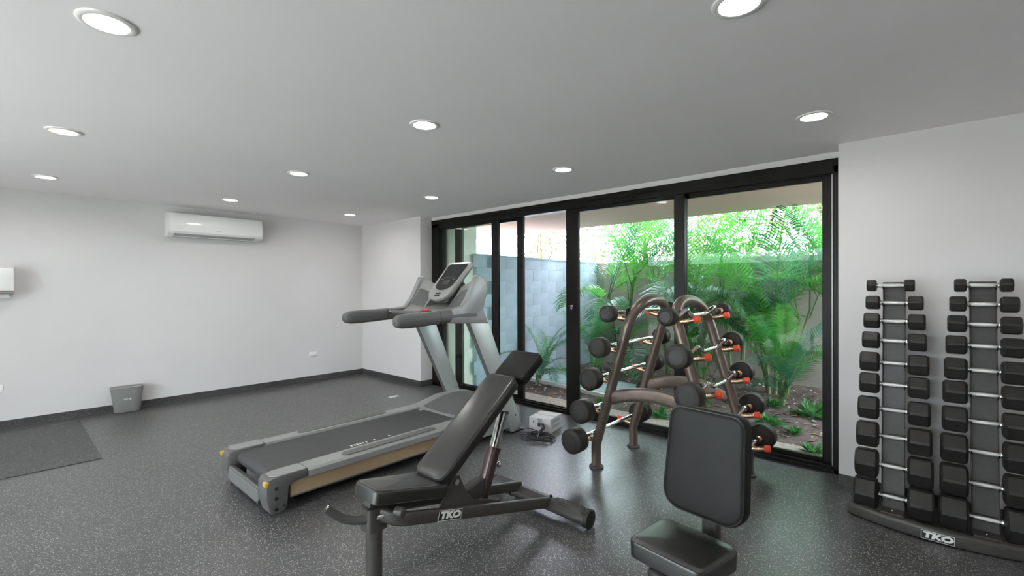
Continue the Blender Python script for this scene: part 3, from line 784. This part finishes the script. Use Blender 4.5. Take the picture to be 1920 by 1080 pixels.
for s in (-1, 1):
    for i, z in enumerate(BZ):
        for y in (3.09, 3.70):
            zl = z - .022; x0 = RX + s * (eoff(zl) + .018)
            h = MB().tube([(x0, y, zl - .028), (x0 + s * .06, y, zl - .022), (x0 + s * .115, y, zl - .008)], .019, n=12).build('barbell_hook', 'brass', rack)
            MB().cyl((x0 + s * .108, y, zl - .010), (x0 + s * .145, y, zl - .002), .0235, bev=.005).build('hook_cap', 'orange', h)
            MB().prism([(x0 - s * .004, zl - .055), (x0 + s * .012, zl - .055), (x0 + s * .010, zl + .050), (x0 - s * .008, zl + .055)], y - .024, y + .024, 'y').build('backing_pad', 'dark', h, smooth=False)
# barbells
def head(y0, y1, r, x=0, z=0):
    d = 1 if y1 > y0 else -1; L = abs(y1 - y0)
    return MB().tube([(x, y0, z), (x, y0 + d * .004, z), (x, y0 + d * .012, z), (x, y1 - d * .012, z), (x, y1 - d * .004, z), (x, y1, z)], [r * .82, r * .93, r, r, r * .93, r * .82], n=36)
radL = [.060, .073, .080, .086, .092]; radR = [.058, .078, .084, .090, .096]
ordw = ['top', 'second', 'third', 'fourth', 'bottom']
for s in (-1, 1):
    for i, z in enumerate(BZ):
        x = RX + s * (eoff(z - .022) + .062)
        r = (radL if s < 0 else radR)[i]
        ya, yb = (2.925, 3.865) if s < 0 else (2.86, 3.835)
        L = .085 + .008 * i
        if s < 0: lab = ('straight bar barbell with small round heads, top hook of rack left side', 'straight barbell on the second hook down of the rack left side', 'straight barbell on the third hook down of the rack left side',
                         'straight barbell on the fourth hook down of the rack left side', 'straight barbell on the lowest hook of the rack left side')[i]
        else: lab = ('zigzag curl barbell with smallest round heads, top hook on rack right side', 'zigzag curl barbell on the second hook down of the rack right side', 'zigzag curl barbell on the third hook down of the rack right side',
                     'zigzag curl barbell on the fourth hook down, partly behind the upright seat', 'zigzag curl barbell on the lowest right hook, mostly behind the upright seat')[i]
        bbx = thing('barbell', (x, (ya + yb) / 2, z), lab, 'barbell', 'barbells on the A-shaped rack')
        if s < 0:
            MB().cyl((x, ya, z), (x, yb, z), .0145, n=16).build('bar', 'chrome', bbx)
        else:
            k_ = .044; L_ = yb - ya
            q_ = [(0, 0), (.14, 0), (.22, 1), (.36, -.25), (.5, -.25)]; q_ += [(1 - a, c) for a, c in q_[-2::-1]]
            pts = fillet([(x + k_ * .5 * c, ya + a * L_, z + k_ * c) for a, c in q_], .05, 6)
            MB().tube(pts, .0145, n=14).build('bar', 'chrome', bbx)
        for y_, d in ((ya, -1), (yb, 1)):
            hh = head(y_, y_ + d * L, r, x, z).build('weight_head', 'plate', bbx)
            MB().tube([(x, y_ + d * (L - .001), z), (x, y_ + d * (L + .002), z)], r * .60, n=32).build('end_disc', 'rubber', hh)
            MB().cyl((x, y_ - d * .035, z), (x, y_ + d * .004, z), .024, bev=.004).build('collar', 'brass', bbx)

# ------------------------------------------------------------------ dumbbell rack and dumbbells
DR = thing('dumbbell_rack', (.06, 3.5, 0), 'dark grey two-column dumbbell rack standing against the right wall', 'rack')
bc = .055
pts = []
for k in range(25):
    u = -1 + 2 * k / 24; X = bc + u * .405
    pts.append((X, 3.415 + .56 * (X - bc) ** 2 + .0 * u, .040))
MB().tube(pts, .026, .036, n=16, square=5).build('base_tube', 'steel', DR)
for x in (bc - .405, bc + .405):
    yy = 3.415 + .56 * .405 ** 2
    MB().box(x - .003, yy - .022, .008, x + .003, yy + .022, .072, .002).build('end_cap', 'rubber', DR, smooth=False)
    MB().tube([(x * .93, yy + .01, .03), (x * .93, 3.86, .03)], .02, .022, n=12, square=5).build('side_foot', 'steel', DR)
pm = basis((bc - .01, 3.3885, .038), (1, 0, 0), (0, 0, 1), (0, -1, 0))
tko(pm, .135, .047, DR)
ZS = [1.403, 1.295, 1.181, 1.060, .925, .794, .644, .484, .313, .138]
def ty(z): return 3.56 + (z - .138) / (1.403 - .138) * .18
COLS = {'left': -.150, 'right': .240}
for cname, cx in COLS.items():
    w = .053
    a = math.atan2(.18, 1.265)
    # column local frame: y' along the column
    c0 = V3((cx, ty(0) + .045, .0)); dv = V3((0, .18, 1.265)).normalized()
    mt = basis(c0, (1, 0, 0), dv, V3((1, 0, 0)).cross(dv))   # z' points to the front (-y)
    L = 1.435
    pl = MB().box(-w, .05, -.006, w, L, 0, .001, 1, mtx=mt).build('column_plate', 'steel', DR, smooth=False)
    for s in (-1, 1):
        MB().box(s * w - .002, .05, -.006, s * w + .002, L, .030, .001, 1, mtx=mt).build('side_flange', 'steel', DR, smooth=False)
    MB().box(-w, L - .008, -.006, w, L, .032, .001, 1, mtx=mt).build('top_cap', 'steel', DR, smooth=False)
    b = MB().box(-w, .035, -.004, w, .060, .14, .002, 1, mtx=mt); b.build('toe_plate', 'steel', DR, smooth=False)
    MB().sphere(mt @ V3((0, .063, .08)), .006).build('bolt', 'chrome', DR)
    MB().tube([(cx, 3.86, .03), (cx, ty(.7) + .065, .7)], .02, .02, n=12, square=5).build('rear_brace', 'steel', DR)
    for z in ZS:
        yl = (z) / dv.z - .0
        for s in (-1, 1):
            MB().prism([(yl - .028, 0), (yl - .028, .034), (yl - .020, .052), (yl - .008, .058), (yl - .014, .044), (yl - .016, .030), (yl + .012, .026), (yl + .018, 0)],
                       s * w - .003, s * w + .003, 'x', mtx=mt @ Matrix(((1, 0, 0, 0), (0, 1, 0, 0), (0, 0, 1, 0), (0, 0, 0, 1)))).build('cradle', 'dark', DR, smooth=False)
tot = {'left': [.234, .277, .296, .308, .328, .329, .340, .352, .362, .372], 'right': [.238, .279, .297, .313, .326, .340, .348, .362, .368, .376]}
dia = [.068, .080, .090, .099, .116, .119, .131, .144, .155, .165]
words = ['topmost and smallest', 'second', 'third', 'fourth', 'fifth', 'sixth', 'seventh', 'eighth', 'ninth', 'lowest and largest']
for cname, cx in COLS.items():
    for i, z in enumerate(ZS):
        y = ty(z); T = tot[cname][i] / 2; g = .0665; D = dia[i] * (1.0 if cname == 'left' else 1.02)
        x = cx + (-.018 if (cname == 'left' and i == 0) else 0)
        if i in (0, 9): lab = '%s black hex dumbbell on the %s rack column' % (words[i], cname)
        else: lab = '%s black hex dumbbell down on the %s rack column' % (words[i], cname)
        db = thing('dumbbell', (x, y, z), lab, 'dumbbell', 'hex dumbbells on the two rack columns')
        hb = MB().tube([(x - g, y, z), (x - g + .012, y, z), (x - g + .016, y, z), (x - .03, y, z), (x, y, z), (x + .03, y, z), (x + g - .016, y, z), (x + g - .012, y, z), (x + g, y, z)],
                       [.010, .010, .0125, .0135, .0145, .0135, .0125, .010, .010], n=18)
        hb.build('handle', 'knurl', db)
        for s in (-1, 1):
            MB().cyl((x + s * (g - .008), y, z), (x + s * (g + .002), y, z), .0155, bev=.002).build('collar', 'chrome', db)
            R = D / math.sqrt(3)
            rings = []
            x0, x1 = x + s * g, x + s * T; c = min(.010, D * .09)
            tl = -.14
            for xx, rr in ((x0, R * .74), (x0 + s * c * .5, R * .90), (x0 + s * c * 1.3, R), (x1 - s * c * 1.3, R), (x1 - s * c * .5, R * .92), (x1, R * .78)):
                ring = []
                for k in range(6):
                    for da in (-.09, .09):
                        th = k * PI / 3 + tl + da; ring.append((xx, y + rr * math.cos(th) / math.cos(.09) * .985, z + rr * math.sin(th) / math.cos(.09) * .985))
                rings.append(ring)
            hd_ = MB().loft(rings).build('hex_head', 'rubber', db, autos=.35)
            if i in (4, 7, 9) or (cname == 'right' and i in (3, 4)):
                th = PI * 5 / 6 + tl + PI / 3 - PI / 3; ap = R * math.cos(PI / 6)
                nv = V3((0, math.cos(th), math.sin(th))); xm = (x0 + x1) / 2; hwid = abs(x1 - x0) * .26; hh = R * .30
                tv = V3((0, -math.sin(th), math.cos(th)))
                mt = basis(V3((xm, y, z)) + nv * (ap - .0005), (1, 0, 0), tv, V3((1, 0, 0)).cross(tv))
                b = MB(); q = .0012
                for (a0, b0, a1, b1) in ((-hwid, -hh, hwid, -hh + .002), (-hwid, hh - .002, hwid, hh), (-hwid, -hh, -hwid + .002, hh), (hwid - .002, -hh, hwid, hh)):
                    b.box(a0, b0, -q, a1, b1, q, mtx=mt)
                b.build('embossed_frame', 'rubber', hd_, smooth=False)

# ------------------------------------------------------------------ carton and cable by the treadmill
bxm = Matrix.Translation((-2.80, 3.60, 0)) @ Matrix.Rotation(math.radians(12), 4, 'Z')
ct = thing('carton', (-2.80, 3.60, 0), 'small white carton box on the floor behind the treadmill foot', 'box')
MB().box(-.115, -.13, 0, .115, .13, .135, .003, 1, mtx=bxm).build('box_body', 'card', ct, smooth=False)
MB().box(-.116, -.008, .1352, .116, .008, .1362, mtx=bxm).build('top_flap_gap', 'greyvent', ct, smooth=False)
MB().box(-.02, -.1315, .05, .03, -.130, .134, mtx=bxm).build('packing_tape', 'tlight', ct, smooth=False)
b = MB().box(-.07, -.1318, .085, -.06, -.130, .105, mtx=bxm); b.box(-.02, -.1325, .055, .012, -.131, .09, mtx=bxm).box(-.01, -.1325, .108, .02, -.131, .113, mtx=bxm); b.build('printed_mark', 'dark', ct, smooth=False)
b = MB()
for zz in (.035, .085):
    b.box(.1152, -.08, zz, .1162, .08, zz + .03, mtx=bxm)
b.build('printed_label', 'greyvent', ct, smooth=False)
cb = []
rnd = random.Random(3)
c1, c2 = V3((-2.70, 3.24, 0)), V3((-2.60, 3.33, 0))
N = 260
for k in range(N):
    t = k / N; a = t * 2 * PI * 7
    c = c1.lerp(c2, .5 + .5 * math.sin(a * .23 + 1))
    rx = .105 + .02 * math.sin(a * .37); ry = .075 + .02 * math.cos(a * .29)
    cb.append(V3((c.x + rx * math.cos(a), c.y + ry * math.sin(a), .007 + .028 * t + .010 * (1 + math.sin(a * 1.7)) * (.3 + t))))
cord = thing('power_cable', (-2.66, 3.28, 0), 'coiled black power cable heaped on the floor before the white carton', 'cable')
MB().tube(cb, .0055, n=6).build('cable_coil', 'cable', cord)
MB().tube(fillet([cb[-1], cb[-1] + V3((-.05, .1, .03)), (-2.86, 3.37, .05), (-2.96, 3.36, .03), (-3.02, 3.33, .012)], .05), .005, n=6).build('cable_tail', 'cable', cord)
MB().tube([(-2.93, 3.37, .035), (-2.86, 3.37, .048)], .012, n=10).build('plug', 'tlight', cord)
MB().tube([(-2.69, 3.36, .03), (-2.68, 3.42, .075), (-2.72, 3.45, .09)], .016, n=10).build('connector', 'dark', cord)

# ------------------------------------------------------------------ outdoors: shell
struct('garden_ground', MB().box(-14, YW + .14, -.25, 8, 22, -.03), 'soil')
struct('trim_gravel_strip', MB().box(XJ, YW + .14, -.03, 1, 4.72, -.012), 'gravel')
struct('soffit', MB().box(-6.9, YW + .14, 2.36, 6, 6.35, 3.0), 'soffit')
struct('added_sun_block', MB().box(-6.9, YB - .2, 3.0, 6, 6.35, 6.2), 'pale')  # unseen block, added to keep the sun off the garden palms
struct('wall_outside_stub', MB().box(XJ - .3, YW + .18, -.05, -4.80, YW + .42, 2.36), 'pale')
# garden side wall: rendered blocks with shallow joints
sw = sthing('wall_garden_side')
MB().box(-5.05, 4.5, -.05, -4.735, 7.9, 1.85).build('wall_core', 'sidewall', sw, smooth=False)
bh, bl = .19, .42
row = 0; z = -.03
blk = MB().box(-.006, .0012, .0012, .0045, bl - .0012, bh - .0012, .001, 1).build('block', 'sidewall', sw, smooth=False, at=(0, 0, 0))
blk0 = blk; used = False
while z < 1.80:
    y = 4.5 - (bl / 2 if row % 2 else 0)
    while y < 7.7:
        o = blk0 if not used else blk0.copy()
        if used: COL.objects.link(o); o.parent = sw
        used = True
        o.location = (-4.732, max(y, 4.45), z); o.scale = (1, 1, 1)
        y += bl
    z += bh; row += 1
MB().box(-5.06, 4.5, 1.85, -4.715, 7.9, 1.875).build('coping', 'sidewall', sw, smooth=False)
struct('wall_garden_back', MB().box(-4.9, 7.7, -.05, 6, 7.95, 1.85), 'concrete')
# paving slab
ps = thing('paving_slab', (-3.9, 5.8, -.03), 'pale blue-grey paving slab path on the soil along the garden wall', 'paving')
MB().prism([(-4.70, 5.50), (-3.15, 5.28), (-3.05, 6.05), (-4.70, 6.25)], -.03, .012, 'z', .006).build('slab_top', 'slab', ps, smooth=False)
MB().prism([(-4.72, 5.42), (-2.9, 5.16), (-2.9, 5.22), (-4.72, 5.48)], -.03, .02, 'z', .004).build('edge_kerb', 'card', ps, smooth=False)

# pebbles and leaf litter
def litter(name, m, n, smin, smax, seed, flat):
    rn = random.Random(seed); b = MB()
    for _ in range(n):
        x = rn.uniform(-4.7, 1.2); y = rn.uniform(4.35, 7.6); s_ = rn.uniform(smin, smax)
        a = rn.uniform(0, 6.28); c, q = math.cos(a) * s_, math.sin(a) * s_
        if flat:
            h = rn.uniform(.002, .02)
            b.quad((x - c, y - q, -.028), (x + q * .4, y - c * .4, -.028 + h), (x + c, y + q, -.026), (x - q * .4, y + c * .4, -.026 + h * .5))
        else:
            top = b.bm.verts.new((x, y, -.03 + s_ * .7)); bs = [b.bm.verts.new((x + s_ * math.cos(a + k * 1.57), y + s_ * .8 * math.sin(a + k * 1.57), -.032)) for k in range(4)]
            for k in range(4): b.bm.faces.new((bs[k], bs[(k + 1) % 4], top))
    o = b.build(name, m, None, smooth=False); return o
tag(litter('pebble_scatter', 'stone', 900, .008, .028, 5, False), 'scattered pale pebbles on the garden soil', 'pebbles', kind='stuff')
tag(litter('leaf_litter', 'litter', 2600, .015, .05, 6, True), 'dry brown leaf litter covering the garden soil', 'leaf litter', kind='stuff')

# ------------------------------------------------------------------ palms
def frond_mesh(seed, L, elev, droop, m, nl=34, ll=.44, wl=.019):
    rn = random.Random(seed); b = MB(); bm = b.bm
    pts = []; p = V3((0, 0, 0)); a = elev; N_ = 20
    for i in range(N_ + 1):
        pts.append(p.copy()); a -= droop / N_ * (.4 + 1.2 * i / N_); p = p + V3((math.cos(a), 0, math.sin(a))) * (L / N_)
    b.tube(pts, [max(.0018, .009 * (1 - i / N_)) for i in range(N_ + 1)], n=5)
    for i in range(nl):
        t = .16 + .83 * i / (nl - 1); f = t * N_; k = min(int(f), N_ - 1); q = pts[k].lerp(pts[k + 1], f - k)
        d = (pts[k + 1] - pts[k]).normalized(); nrm = V3((-d.z, 0, d.x))
        l_ = ll * (math.sin(PI * (.12 + .80 * t)) ** .6) * rn.uniform(.85, 1.1)
        for s in (-1, 1):
            sd = V3((0, s, 0))
            v0 = (d * .75 + sd * .95 + nrm * (.35 + rn.uniform(-.12, .12))).normalized()
            v1 = (d * .80 + sd * .80 - V3((0, 0, .30 + rn.uniform(0, .25)))).normalized()
            wd = (d - v0 * d.dot(v0)).normalized() * wl * .5
            m0 = q + v0 * l_ * .45; m1 = m0 + v1 * l_ * .55
            w2 = wd * 1.1
            A = bm.verts.new(q - wd * .5); B = bm.verts.new(q + wd * .5); C_ = bm.verts.new(m0 + w2); D_ = bm.verts.new(m0 - w2); E_ = bm.verts.new(m1)
            bm.faces.new((A, B, C_, D_)); bm.faces.new((D_, C_, E_))
    RACH.append([q.copy() for q in pts[::2]])
    me = bpy.data.meshes.new('frond'); bm.to_mesh(me); bm.free(); me.materials.append(M[m]); return me
FM = []; RACH = []
for k, (L, el, dr) in enumerate(((2.0, 1.35, 1.0), (1.8, 1.15, 1.5), (1.3, .8, 1.7), (2.2, 1.45, .8), (1.45, .5, 1.5), (1.35, 1.0, 2.2))):
    FM.append(frond_mesh(20 + k, L, el, dr, 'frond'))
    FM.append(frond_mesh(50 + k, L * .95, el - .05, dr, 'frond2'))
def palm(x, y, hs, nf, sc, seed, lab, spread=.22, zlow=.25):
    rn = random.Random(seed)
    t = thing('areca_palm', (x, y, -.03), lab, 'palm', 'areca palms in the garden bed', local=True)
    tops = []
    for h in hs:
        a = rn.uniform(0, 6.28); r = spread * rn.uniform(.3, 1); lean = rn.uniform(.02, .16) * h
        p0 = V3((r * math.cos(a) * .6, r * math.sin(a) * .6, 0)); p2 = V3((r * math.cos(a) + lean * math.cos(a), r * math.sin(a) + lean * math.sin(a), h))
        mid = (p0 + p2) / 2 + V3((-.03 * math.cos(a), -.03 * math.sin(a), 0))
        path = [p0 * (1 - u) ** 2 + mid * 2 * u * (1 - u) + p2 * u * u for u in [i / 8 for i in range(9)]]
        MB().tube(path, [.024 - .010 * i / 8 + (.002 if i % 2 else 0) for i in range(9)], n=8).build('cane', 'cane', t)
        tops.append(p2)
    for k in range(nf):
        p = tops[k % len(tops)]; az = k * 2.399 + rn.uniform(-.4, .4)
        low = rn.random() < zlow
        idx = rn.choice((0, 0, 1, 2, 3, 6, 6, 7))
        if low: idx = rn.choice((4, 5, 8, 9))
        q = sc * rn.uniform(.85, 1.12); base = p - V3((0, 0, rn.uniform(0, .12))); eu = (rn.uniform(-.2, .2), rn.uniform(-.12, .12), az)
        ok = False
        for tr in range(30):        # keep every leaf clear of the walls and the soffit
            mt = Matrix.Translation(V3((x, y, -.03)) + base) @ mathutils.Euler(eu).to_matrix().to_4x4() @ Matrix.Scale(q, 4)
            ok = True
            for w_ in (mt @ r_ for r_ in RACH[idx]):
                if (w_.y < 6.38 and w_.z > 2.28) or (7.58 < w_.y and w_.z < 1.95) or (w_.x < -4.60 and w_.z < 1.9) or w_.z < .02 or w_.y < 4.6: ok = False; break
            if ok: break
            eu = (rn.uniform(-.15, .15), rn.uniform(-.25, .12), rn.choice((0, PI)) + rn.uniform(-.9, .9))
            if tr % 12 == 11: idx = rn.randrange(len(FM))
        if not ok: continue
        o = bpy.data.objects.new('frond', FM[idx]); COL.objects.link(o); o.parent = t
        o.location = base; o.rotation_euler = eu; o.scale = (q, q, q)
    return t
palm(-1.50, 6.92, (.45, .75, .95, .85, 1.0, 1.1, .7), 25, 1.0, 11, 'big areca palm clump in the right glass panel, beside the garden wall')
palm(-3.75, 6.95, (1.3, 1.6, 1.0, 1.2, .5, 1.45), 18, .95, 12, 'tall areca palm with pale canes left of the barbell rack')
palm(-2.75, 7.15, (.8, 1.1, .6, 1.2), 14, 1.0, 13, 'areca palm clump behind the centre of the barbell rack')
palm(-4.25, 6.85, (.25, .35, .3), 14, .55, 14, 'low areca palm at the foot of the wall, right of the lock stile', .12)
palm(-4.33, 5.35, (.12, .18, .15), 18, .42, 15, 'small bushy palm plant beyond the incline bench head pad', .10)
palm(-.55, 6.9, (.9, 1.2, 1.0), 11, 1.0, 16, 'areca palm half hidden by the right jamb of the glass doors')
palm(-1.35, 6.35, (.12, .2, .28, .16), 16, .62, 20, 'short fan-like palm growing at the front of the big right clump', .14, .15)
palm(-2.35, 6.7, (.12, .22, .3), 13, .6, 21, 'short palm between the two hoops of the barbell rack, near the wall', .14, .15)
palm(.35, 6.2, (.8, 1.2), 10, .95, 17, 'areca palm outside behind the dumbbell wall')
palm(-2.1, 7.35, (1.2, 1.5, 1.35), 10, .95, 18, 'tall areca palm rising above the back wall, between two clumps')
palm(-3.1, 7.4, (1.5, 1.3), 8, .9, 19, 'tallest areca palm near the back wall, under the soffit edge')

# low weeds
wrn = random.Random(9)
def weed(x, y, r, n, lab):
    t = MB(); bm = t.bm
    for k in range(n):
        a = wrn.uniform(0, 6.28); l_ = r * wrn.uniform(.5, 1.1); el = wrn.uniform(.25, 1.2); w_ = l_ * .16
        d = V3((math.cos(a) * math.cos(el), math.sin(a) * math.cos(el), math.sin(el))); sd = V3((-math.sin(a), math.cos(a), 0))
        b0 = V3((x, y, -.03)) + V3((math.cos(a), math.sin(a), 0)) * r * .15 * wrn.random()
        m_ = b0 + d * l_ * .6; e_ = b0 + d * l_ - V3((0, 0, l_ * .18))
        A = bm.verts.new(b0); B = bm.verts.new(m_ + sd * w_); C_ = bm.verts.new(e_); D_ = bm.verts.new(m_ - sd * w_)
        bm.faces.new((A, B, C_)); bm.faces.new((A, C_, D_))
    o = t.build('weed_plant', 'weed', None, smooth=False, at=(x, y, -.03)); tag(o, lab, 'plant', 'small green weeds on the soil')
for x, y, r, n, lab in ((-2.15, 4.78, .16, 60, 'bright green weed tuft behind the lowest left barbell'), (-2.09, 5.75, .20, 46, 'leafy green plant seen below the middle curl barbell'),
                        (-.92, 5.95, .24, 70, 'green plant on soil at upper right, beside the right stile'), (-.72, 4.62, .14, 60, 'green weed in the lower right corner of the right glass panel'),
                        (-1.20, 5.25, .17, 60, 'low green weed in the middle of the right glass panel'), (-1.35, 6.15, .14, 50, 'yellow-green sprout before the big palm clump'),
                        (-.95, 5.15, .12, 44, 'tiny weed right of the middle weed in the right panel'), (-2.6, 5.35, .12, 40, 'small weed by the end of the paving slab'),
                        (-3.0, 4.95, .10, 36, 'small sprout before the paving kerb')):
    weed(x, y, r, n, lab)

# trees behind the garden wall
def tree(x, y, h, r, m, n, seed, lab, ls=.09):
    rn = random.Random(seed); t = thing('broadleaf_tree', (x, y, 0), lab, 'tree', 'trees beyond the garden wall')
    MB().tube([(x, y, 0), (x + .1, y, h * .4), (x - .05, y + .1, h * .75), (x + .15, y, h)], [.10, .08, .05, .02], n=8).build('trunk', 'bark', t)
    for k in range(5):
        a = k * 1.3; MB().tube([(x, y, h * .35), (x + r * .4 * math.cos(a), y + r * .3 * math.sin(a), h * .6), (x + r * .75 * math.cos(a), y + r * .5 * math.sin(a), h * .8)], [.035, .022, .008], n=6).build('branch', 'bark', t)
    b = MB(); bm = b.bm
    cl = [(x + rn.uniform(-r, r) * .8, y + rn.uniform(-r, r) * .5, h * rn.uniform(.28, 1.0), r * rn.uniform(.25, .45)) for _ in range(22)]
    for _ in range(n):
        c = rn.choice(cl); v = V3((rn.gauss(0, 1), rn.gauss(0, 1), rn.gauss(0, 1))).normalized() * c[3] * rn.random() ** .4
        p = V3(c[:3]) + v; a = V3((rn.gauss(0, 1), rn.gauss(0, 1), rn.gauss(0, .6))).normalized(); c2_ = a.cross(V3((rn.random(), rn.random(), rn.random()))).normalized()
        s_ = ls * rn.uniform(.6, 1.3)
        b.quad(p - a * s_, p + c2_ * s_ * .45, p + a * s_, p - c2_ * s_ * .45)
    o = b.build('foliage', m, t, smooth=False); o['kind'] = 'stuff'
tree(-6.6, 13.5, 4.6, 2.2, 'tree2', 2600, 31, 'pale leafy tree above the side wall, seen through the left glass panels')
tree(-4.2, 11.5, 4.0, 1.7, 'tree', 2000, 32, 'yellow-green tree above the back wall, left of the palm canes')
tree(-1.6, 11.0, 4.4, 1.9, 'tree', 2900, 33, 'dense yellow-green tree above the back wall, behind the central palms')
tree(.9, 11.2, 4.2, 1.8, 'tree', 2900, 34, 'yellow-green tree above the wall at the right end of the doors')
tree(-9.6, 12.0, 4.2, 1.6, 'tree2', 1800, 35, 'pale tree beyond the side wall, farthest left')
# neighbour building seen at the left above the side wall
nb = thing('neighbour_building', (-14, 11, 0), 'white neighbouring building just above the garden side wall', 'building')
MB().box(-20, 9.5, -.2, -13.2, 14, 3.4).build('facade', 'bldg', nb, smooth=False)
MB().box(-20, 9.4, 3.4, -13.1, 14, 3.5).build('parapet', 'bldg', nb, smooth=False)
for k in range(4): MB().box(-13.21, 10.2 + k * .9, 1.9, -13.17, 10.7 + k * .9, 2.8).build('window', 'tsilver', nb, smooth=False)

for o in list(bpy.data.objects):
    if '_o' in o: del o['_o']
for m_ in list(bpy.data.meshes):
    if m_.users == 0: bpy.data.meshes.remove(m_)
